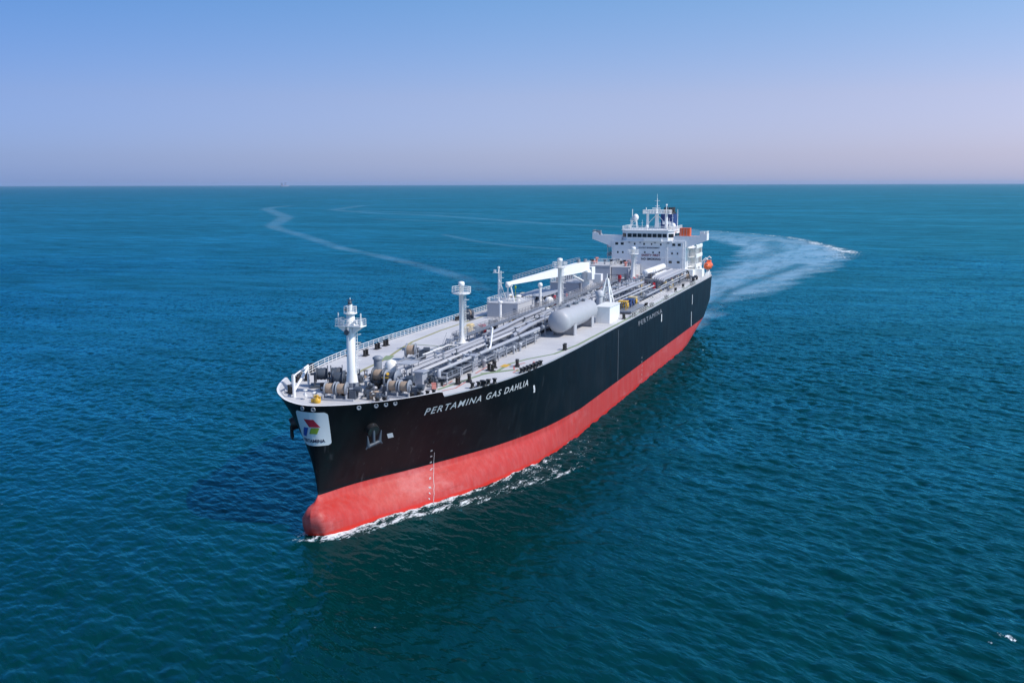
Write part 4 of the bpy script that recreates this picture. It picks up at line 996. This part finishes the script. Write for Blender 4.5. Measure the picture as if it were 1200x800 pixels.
# poop rail plate, davit
part('boat_davit', MB().tube([(6.5, 14.2, ZD), (6.5, 14.4, 20.5), (6.5, 16.0, 22.0), (6.5, 16.6, 21.4)], .22, 8).tube([(-.5, 14.2, ZD), (-.5, 14.4, 20.5), (-.5, 16.0, 22.0), (-.5, 16.6, 21.4)], .22, 8).mm(-1, 7, 14.0, 14.5, ZD, 17.2), white, ship)
railing([(18, 17.6, ZD+.3), (10, 17.5, ZD+.3), (4, 16.9, ZD+.3), (1.2, 15.4, ZD+.3)], 1.3, .9, .06, white)

# ------------------------------------------------------------------ things carried by the ship
lb = link('lifeboat', None, None, None, (3.0, 16.3, 19.3))
thing(lb, 'round orange enclosed lifeboat hanging outside the port side at the stern', 'lifeboat')
prof = [(.1, -3.6), (.65, -3.3), (1.1, -2.3), (1.28, -.8), (1.28, 1.2), (1.08, 2.6), (.6, 3.4), (.1, 3.7)]
q = MB().lathe(prof, (3.0, 16.3, 19.3), 'x', 20)
part('boat_hull', q, orange, lb)
part('boat_canopy', MB().mm(.6, 3.0, 15.7, 16.9, 20.4, 20.95).mm(3.02, 3.1, 15.8, 16.8, 20.5, 20.85), orange, lb)
part('boat_fender', MB().tube([(-.6, 17.5, 19.1), (2, 17.62, 19.1), (4.4, 17.5, 19.15)], .12, 6), darkg, lb)
part('boat_hatch', MB().lathe([(.5, 0), (.5, .08), (.35, .12)], (6.35, 16.3, 19.6), 'x', 14), darkg, lb)
ob = link('rescue_container', None, None, None, (16.0, 11.0, 28.4))
thing(ob, 'orange ribbed container standing on the port bridge wing', 'container')
mb = MB().mm(14.6, 17.4, 9.3, 12.5, 28.42, 31.9)
part('container_body', mb, orange, ob)
mb = MB()
for y in (9.6, 10.5, 11.4): mb.mm(17.42, 17.5, y, y+.3, 28.6, 31.7)
part('container_rib', mb, pinkred, ob)

# ------------------------------------------------------------------ far ship near the horizon
def world_at(px, dist):
    d = (F0+R0*((px-600)/f_px)); return Vector((CAM.x, CAM.y, 0))+d*dist
c = world_at(337, 24000); fs_ = link('distant_ship', None, None, None, tuple(c))
thing(fs_, 'tiny hazy grey ship far away on the horizon', 'ship')
t = R0; ang = math.atan2(t.y, t.x)+.5
def far(name, mb):
    mb.v = [(v[0]*2.4, v[1]*2.4, v[2]*2.4) for v in mb.v]
    return part(name, mb, hazy, fs_, tuple(c), ang)
far('far_hull', MB().add([(-38, -7, 0), (36, -7, 0), (36, 7, 0), (-38, 7, 0), (-42, -8, 10), (46, -3, 12), (46, 3, 12), (-42, 8, 10)], [(4,5,6,7),(0,1,5,4),(1,2,6,5),(2,3,7,6),(3,0,4,7)]))
far('far_bridge_house', MB().mm(-34, -18, -7, 7, 10, 28).mm(-30, -25, -2, 2, 28, 36))
far('far_crane', MB().cyl((5, 0, 10), (5, 0, 42), 3, 2, 8).cyl((5, 0, 40), (24, 0, 30), 1.5, 1, 6))

# ------------------------------------------------------------------ the sea
def fft_tile(Lm, n, seed, wdir, kp, sigma, spread=2.0, lo=0.9):
    rng = np.random.default_rng(seed)
    k1 = 2*np.pi*np.fft.fftfreq(n, Lm/n); kx, ky = np.meshgrid(k1, k1, indexing='ij'); k = np.hypot(kx, ky); k[0, 0] = 1
    ct = (kx*wdir[0]+ky*wdir[1])/k
    sp = k**-4.0*np.exp(-1.2*(kp/k)**2)*(np.abs(ct)**spread*.85+.15)*np.where(ct > 0, 1, .35)
    sp *= np.exp(-(k*lo/ (2*np.pi))**2); sp[0, 0] = 0
    a = (rng.standard_normal((n, n))+1j*rng.standard_normal((n, n)))*np.sqrt(sp)
    h = np.fft.ifft2(a).real; sc = sigma/h.std(); 
    dx = np.fft.ifft2(-1j*kx/k*a).real*sc; dy = np.fft.ifft2(-1j*ky/k*a).real*sc
    return h*sc, dx, dy
def sample(F, Lm, x, y):
    n = F.shape[0]; u = (x/Lm*n) % n; v = (y/Lm*n) % n
    i = np.floor(u).astype(int); j = np.floor(v).astype(int); a, b = u-i, v-j; i %= n; j %= n; i2, j2 = (i+1) % n, (j+1) % n
    return F[i, j]*(1-a)*(1-b)+F[i2, j]*a*(1-b)+F[i, j2]*(1-a)*b+F[i2, j2]*a*b
def axis(fine, s0, growth, lim, far_lim, g2):
    out = [0.0]
    while out[-1] < far_lim:
        p = out[-1]; s = s0 if p < fine else (max(s0, growth*p) if p < lim else (p-lim)*g2+growth*lim); out.append(p+s)
    return np.array(out)
SEA = 46000.0
lat = axis(130, .42, .0036, 520, SEA, .35); lat = np.r_[-lat[:0:-1], lat]
df = axis(110, .34, .0030, 2300, SEA, .35); df = df[df > 0]
dn = axis(5, 8, .3, 300, SEA, .35)
dep = np.r_[60-dn[::-1], 60+df*1.0]
dep = np.unique(np.round(dep, 3))
A, Bm = np.meshgrid(dep, lat, indexing='ij')
X = CAM.x+F0.x*A+R0.x*Bm; Y = CAM.y+F0.y*A+R0.y*Bm
fade = np.clip(1-(np.abs(A)-450)/900, 0, 1)*np.clip(1-(np.abs(Bm)-330)/190, 0, 1)*np.clip((A-20)/40, 0, 1)
t1 = fft_tile(223.0, 768, 1, np.array([.82, -.57]), 2*np.pi/6.5, .080, 5.0, .8)
t2 = fft_tile(141.0, 512, 2, np.array([.76, -.65]), 2*np.pi/2.9, .054, 4.0, .8)
c2, s2 = math.cos(.21), math.sin(.21)
H = np.zeros_like(X); DX = np.zeros_like(X); DY = np.zeros_like(X)
msk = fade > 0
x_, y_ = X[msk], Y[msk]
xr, yr = c2*x_-s2*y_, s2*x_+c2*y_
h = sample(t1[0], 223, x_, y_)+sample(t2[0], 141, xr, yr)
gx, gy = sample(t2[1], 141, xr, yr), sample(t2[2], 141, xr, yr)
dx = sample(t1[1], 223, x_, y_)+c2*gx+s2*gy; dy = sample(t1[2], 223, x_, y_)-s2*gx+c2*gy
def seg_dist(px, py, pts):
    d = np.full(px.shape, 1e9); tt = np.zeros(px.shape); n = len(pts)-1
    for i, (a, b) in enumerate(zip(pts, pts[1:])):
        vx, vy = b[0]-a[0], b[1]-a[1]; L2 = vx*vx+vy*vy
        u = np.clip(((px-a[0])*vx+(py-a[1])*vy)/L2, 0, 1); e = np.hypot(px-a[0]-u*vx, py-a[1]-u*vy)
        m = e < d; d[m] = e[m]; tt[m] = (i+u[m])/n
    return d, tt
def in_poly(px, py, pts):
    ins = np.zeros(px.shape, bool); n = len(pts)
    for i in range(n):
        x1, y1 = pts[i]; x2, y2 = pts[(i+1) % n]
        cnd = ((y1 > py) != (y2 > py)) & (px < (x2-x1)*(py-y1)/(y2-y1+1e-12)+x1); ins ^= cnd
    return ins
FO = np.zeros_like(X); SLK = np.zeros_like(X)
# foam along the port waterline and under the bulb
reg = (X > 15) & (X < 236) & (Y > -25) & (Y < 45)
px, py = X[reg], Y[reg]
c0 = fore_curve(0.0); wlp = [(226.9, -.8)]+[(p[0], p[1]) for p in c0[::3]]+[(50, BH), (30, 15)]
dp, tp = seg_dist(px, py, wlp)
amp = np.interp(px, [20, 60, 120, 150, 168, 180, 205, 222, 225, 229], [.28, .20, .26, .34, .48, .62, .68, .66, .95, .9])
f1 = amp*np.exp(-(dp/2.4)**2)
out = [(229.6, -1.2), (228.7, 2.2), (225.9, 4.5), (221, 6.6), (216.5, 8.6), (212, 11.4), (205, 15.2), (198.5, 18.4), (190, 21.7), (180, 24.4), (172, 26.2)]
d2, t2_ = seg_dist(px, py, out)
f2 = np.interp(t2_, [0, .1, .3, .6, .8, 1], [1.0, .95, .62, .62, .58, .15])*np.exp(-(d2/np.interp(t2_, [0, .3, 1], [1.0, 1.5, 2.4]))**2)
d3, t3 = seg_dist(px, py, [(229.4, -.4), (228.7, -2.0), (226.5, -3.4), (222, -4.6)])
f3 = np.interp(t3, [0, .4, 1], [.9, .55, .1])*np.exp(-(d3/.55)**2)
btw = np.interp(px, [30, 130, 150, 175, 205, 222, 226], [.0, .22, .36, .47, .45, .3, 0])*np.exp(-((dp-2.8)/np.interp(px, [150, 175, 222], [5.5, 4.6, 2.6]))**2)
FO[reg] = np.maximum.reduce([f1, f2, f3, btw])
# scattered small crests
for (sx, sy, L) in ((243, -14, .6), (231, 83, 1.9), (232.6, 81.2, 1.0), (149, 44, .9), (214, 60, .7), (230, -49, .6), (250, 21, .4), (48, 22, 1.6), (56, 23.5, 1.3), (151, 32, 1.3), (206, -70, .6), (120, 60, .9)):
    L = L*.62
    reg2 = (np.abs(X-sx) < 9) & (np.abs(Y-sy) < 9)
    qx, qy = X[reg2]-sx, Y[reg2]-sy
    al, ac = qx*.5+qy*.87, qx*.87-qy*.5
    FO[reg2] = np.maximum(FO[reg2], .80*np.exp(-(al/L)**2-(ac/(.26*L+.10))**2))
# turning wake behind the stern, and old slicks
poly = [(14, 13), (-51, 13), (-96, 20), (-160, 31), (-260, 42), (-330, 49), (-393, 48), (-469, 27), (-577, -7), (-640, -52), (-760, -150), (-700, -170), (-560, -75), (-430, -30), (-300, -14), (-120, -10), (14, -12)]
reg = (X < 60) & (X > -1900) & (Y > -1300) & (Y < 120)
px, py = X[reg], Y[reg]
dpoly, tpoly = seg_dist(px, py, poly+[poly[0]]); ins = in_poly(px, py, poly)
sd_ = np.where(ins, dpoly, -dpoly)
sd_ = sd_+2.6*np.sin(px*.11+py*.05)*np.sin(px*.037-py*.09+1)+1.8*np.sin(px*.23+py*.31+2)+3.5*np.sin(px*.021+.7)*np.sin(py*.17)
s1 = np.clip((sd_+4)/11, 0, 1)*np.interp(px, [-760, -600, -440, -380, -150, 0, 14], [.25, .5, .95, 1.0, .8, .75, .9])
oe, te = seg_dist(px, py, [(-300, 45), (-360, 49), (-393, 48), (-469, 28), (-577, -5), (-640, -50), (-740, -138)])
e1 = np.interp(te, [0, .2, .35, .6, 1], [.3, .70, .78, .66, .4])*np.exp(-(oe/np.interp(te, [0, .3, 1], [10, 9, 7]))**2)
e2d, e2t = seg_dist(px, py, [(-20, 12), (-96, 19), (-160, 29), (-260, 40), (-330, 45)])
e2 = .34*np.exp(-(e2d/8)**2)
t3d, _ = seg_dist(px, py, [(-330, 40), (-372, 44), (-420, 36)])
e2 = np.maximum(e2, .58*np.exp(-(t3d/11)**2))
gap, gt = seg_dist(px, py, [(-35, 9), (-110, 9), (-190, 17), (-270, 27)])
s1 = s1*(1-.75*np.exp(-(gap/np.interp(gt, [0, 1], [2.2, 5]))**2))
gap, gt = seg_dist(px, py, [(-300, -6), (-400, 2), (-500, -14)])
s1 = s1*(1-.6*np.exp(-(gap/9)**2))
L1 = [(-1644, -1138), (-1485, -1091), (-1355, -1023), (-1108, -844), (-957, -735), (-831, -663), (-680, -581), (-602, -526), (-523, -458), (-421, -375), (-324, -298), (-266, -241), (-212, -191), (-158, -146), (-125, -121), (-80, -95)]
dl1, tl1 = seg_dist(px, py, L1)
wid = np.interp(tl1, [0, .3, .5, .7, 1], [12, 11, 7, 5.5, 5])
s2_ = np.interp(tl1, [0, .05, .3, .8, 1], [.12, .36, .42, .30, .14])*np.exp(-(dl1/wid)**4)*(.7+.3*np.sin(px*.045+py*.03)*np.sin(px*.013-py*.021))
s3 = np.zeros_like(px)
for L, wv, av in (([(-1700, -1000), (-1328, -867), (-1149, -690), (-1086, -573), (-962, -442), (-814, -300), (-747, -187)], 11, .22), ([(-534, -308), (-437, -237), (-390, -191), (-362, -143)], 4, .2), ([(-1285, -793), (-1245, -723), (-1147, -515)], 10, .2), ([(-900, -560), (-840, -420), (-790, -330)], 7, .16)):
    dd, _ = seg_dist(px, py, L); s3 = np.maximum(s3, av*np.exp(-(dd/wv)**2))
SLK[reg] = np.maximum.reduce([s1, s2_, s3])
FO[reg] = np.maximum(FO[reg], np.maximum(e1, e2*.8))
gust = sum(np.sin(x_*a_+y_*b_+c_) for a_, b_, c_ in ((.021, .006, 1), (-.013, .017, 2.2), (.008, -.024, .4), (.031, .013, 4.1)))
calm = (1-.65*np.clip(SLK[msk], 0, 1))*(1+.15*gust)
calm *= 1-.5*np.exp(-((x_-232)/38)**2-((y_-32)/26)**2)
fm = fade[msk]*calm
H[msk] = h*fm; DX[msk] = dx*fm*1.3; DY[msk] = dy*fm*1.3
V = np.stack([X+DX, Y+DY, H], -1).reshape(-1, 3).astype(np.float32)
nr, nc = X.shape
ii = np.arange(nr*nc, dtype=np.int32).reshape(nr, nc)
quads = np.stack([ii[:-1, :-1], ii[:-1, 1:], ii[1:, 1:], ii[1:, :-1]], -1).reshape(-1, 4)
a_, b_, c_ = V[quads[0, 0]], V[quads[0, 1]], V[quads[0, 3]]
if np.cross(b_-a_, c_-a_)[2] < 0: quads = quads[:, ::-1]
me = bpy.data.meshes.new('sea_water')
me.vertices.add(len(V)); me.vertices.foreach_set('co', V.ravel())
me.loops.add(quads.size); me.loops.foreach_set('vertex_index', np.ascontiguousarray(quads).ravel())
me.polygons.add(len(quads)); me.polygons.foreach_set('loop_start', np.arange(0, quads.size, 4, dtype=np.int32))
me.polygons.foreach_set('loop_total', np.full(len(quads), 4, np.int32))
me.polygons.foreach_set('use_smooth', np.ones(len(quads), bool))
me.update(calc_edges=True)
for nm, arr in (('foam', FO), ('slick', SLK)):
    at = me.attributes.new(nm, 'FLOAT', 'POINT'); at.data.foreach_set('value', arr.reshape(-1).astype(np.float32))
GLOSS, FMAX = (.11, .74, .91), .50
def water_material():
    m, t, b, o = newmat('sea_water'); p = position(t)
    af = N(t, 'ShaderNodeAttribute', attribute_name='foam').outputs['Fac']
    asl = N(t, 'ShaderNodeAttribute', attribute_name='slick').outputs['Fac']
    # body colour drifts in broad patches
    pt = noise(t, mapping(t, p, (.3, 1, 1)), .012, 3)
    base = mixc(t, ramp(t, pt, .3, .7), (0.0002, 0.0225, 0.0232), (0.0002, 0.030, 0.031))
    # aerated water in wakes
    sn = noise(t, mapping(t, p, (.22, 1, 1), (0, 0, -.12)), .11, 6, .7)
    sm = math_(t, 'MULTIPLY', asl, math_(t, 'MULTIPLY_ADD', ramp(t, sn, .30, .58), .62, .38), clamp=True)
    base = mixc(t, math_(t, 'MULTIPLY', sm, .88), base, (0.36, 0.45, 0.54))
    spk = math_(t, 'MULTIPLY', ramp(t, noise(t, mapping(t, p, (.3, 1, 1), (0, 0, -.1)), .30, 5, .75), .56, .70), math_(t, 'MULTIPLY', sm, .55))
    base = mixc(t, spk, base, (0.64, 0.69, 0.74))
    # foam
    n1 = noise(t, mapping(t, p, (.45, 1.2, 1), (0, 0, .45)), .75, 5, .7)
    n2 = noise(t, p, 2.8, 4, .65)
    nn = math_(t, 'ADD', math_(t, 'MULTIPLY', n1, .62), math_(t, 'MULTIPLY', n2, .38))
    nn = math_(t, 'MULTIPLY_ADD', nn, 2.3, -.65)
    n3 = ramp(t, noise(t, mapping(t, p, (.5, 1, 1), (0, 0, .3)), .085, 4, .7), .36, .62)
    af2 = math_(t, 'MULTIPLY', af, math_(t, 'MULTIPLY_ADD', n3, .62, .58))
    fm = math_(t, 'ADD', math_(t, 'MULTIPLY', af2, .66), nn)
    fm = ramp(t, fm, .86, 1.06)
    fm = math_(t, 'MULTIPLY', fm, ramp(t, af, .06, .2))
    base = mixc(t, math_(t, 'MULTIPLY', fm, .95), base, (0.70, 0.76, 0.80))
    r = math_(t, 'MULTIPLY_ADD', fm, .5, .06)
    rough = math_(t, 'MULTIPLY_ADD', sm, .12, r)
    rp = mapping(t, p, (1, 1, 1), (0, 0, .62))
    r1 = noise(t, mapping(t, rp, (1, .33, 1)), 1.5, 2, .5)
    r0 = noise(t, mapping(t, rp, (1, .3, 1)), .42, 3, .55)
    hh = math_(t, 'ADD', math_(t, 'MULTIPLY', r1, .20), math_(t, 'MULTIPLY', r0, .30))
    hh = math_(t, 'MULTIPLY', hh, math_(t, 'MULTIPLY_ADD', sm, -.6, 1.0))
    hh = math_(t, 'ADD', hh, math_(t, 'MULTIPLY', fm, .12))
    bp = N(t, 'ShaderNodeBump'); bp.inputs['Strength'].default_value = .8; bp.inputs['Distance'].default_value = 1.0
    t.links.new(hh, bp.inputs['Height'])
    # water = coloured body + a surface reflection; a rippled sea mirrors far less at grazing angles than a flat one
    dif = N(t, 'ShaderNodeBsdfDiffuse'); t.links.new(base, dif.inputs['Color']); t.links.new(bp.outputs[0], dif.inputs['Normal'])
    gl = N(t, 'ShaderNodeBsdfGlossy'); gl.inputs['Color'].default_value = (*GLOSS, 1); t.links.new(rough, gl.inputs['Roughness']); t.links.new(bp.outputs[0], gl.inputs['Normal'])
    fr = N(t, 'ShaderNodeFresnel'); fr.inputs['IOR'].default_value = 1.333; t.links.new(bp.outputs[0], fr.inputs['Normal'])
    fac = math_(t, 'MINIMUM', math_(t, 'MULTIPLY', fr.outputs[0], 1.15), FMAX)
    g1 = noise(t, mapping(t, p, (1, .38, 1), (0, 0, -.3)), .07, 5, .68)
    g2 = noise(t, mapping(t, p, (1, .5, 1), (0, 0, .2)), .008, 3, .55)
    gg = math_(t, 'ADD', math_(t, 'MULTIPLY_ADD', g1, 1.7, -.85), math_(t, 'MULTIPLY_ADD', g2, .9, -.45))
    fac = math_(t, 'MULTIPLY', fac, math_(t, 'ADD', gg, 1.0))
    fac = math_(t, 'MULTIPLY', fac, math_(t, 'MULTIPLY_ADD', fm, -.9, 1.0), clamp=True)
    ms = N(t, 'ShaderNodeMixShader'); t.links.new(fac, ms.inputs[0]); t.links.new(dif.outputs[0], ms.inputs[1]); t.links.new(gl.outputs[0], ms.inputs[2])
    t.nodes.remove(b); t.links.new(ms.outputs[0], o.inputs[0])
    return m
sea = link('sea_water', me, water_material()); sea['kind'] = 'structure'; sea['label'] = 'dark teal sea with small ripples, bow foam and a pale turning wake'

# ------------------------------------------------------------------ haze over the sea
mb = MB().mm(-47500, 47500, -47500, 47500, -4.0, 106.0)
hz = bpy.data.materials.new('haze'); hz.use_nodes = True; t = hz.node_tree; t.nodes.clear()
o = t.nodes.new('ShaderNodeOutputMaterial'); pv = t.nodes.new('ShaderNodeVolumePrincipled')
pv.inputs['Density'].default_value = 2.0e-5; pv.inputs['Color'].default_value = (.52, .72, 1.0, 1); pv.inputs['Anisotropy'].default_value = 0.1
t.links.new(pv.outputs[0], o.inputs['Volume'])
haze = link('haze', mb.mesh('haze'), hz); haze['kind'] = 'stuff'; haze['label'] = 'thin pale haze over the sea'
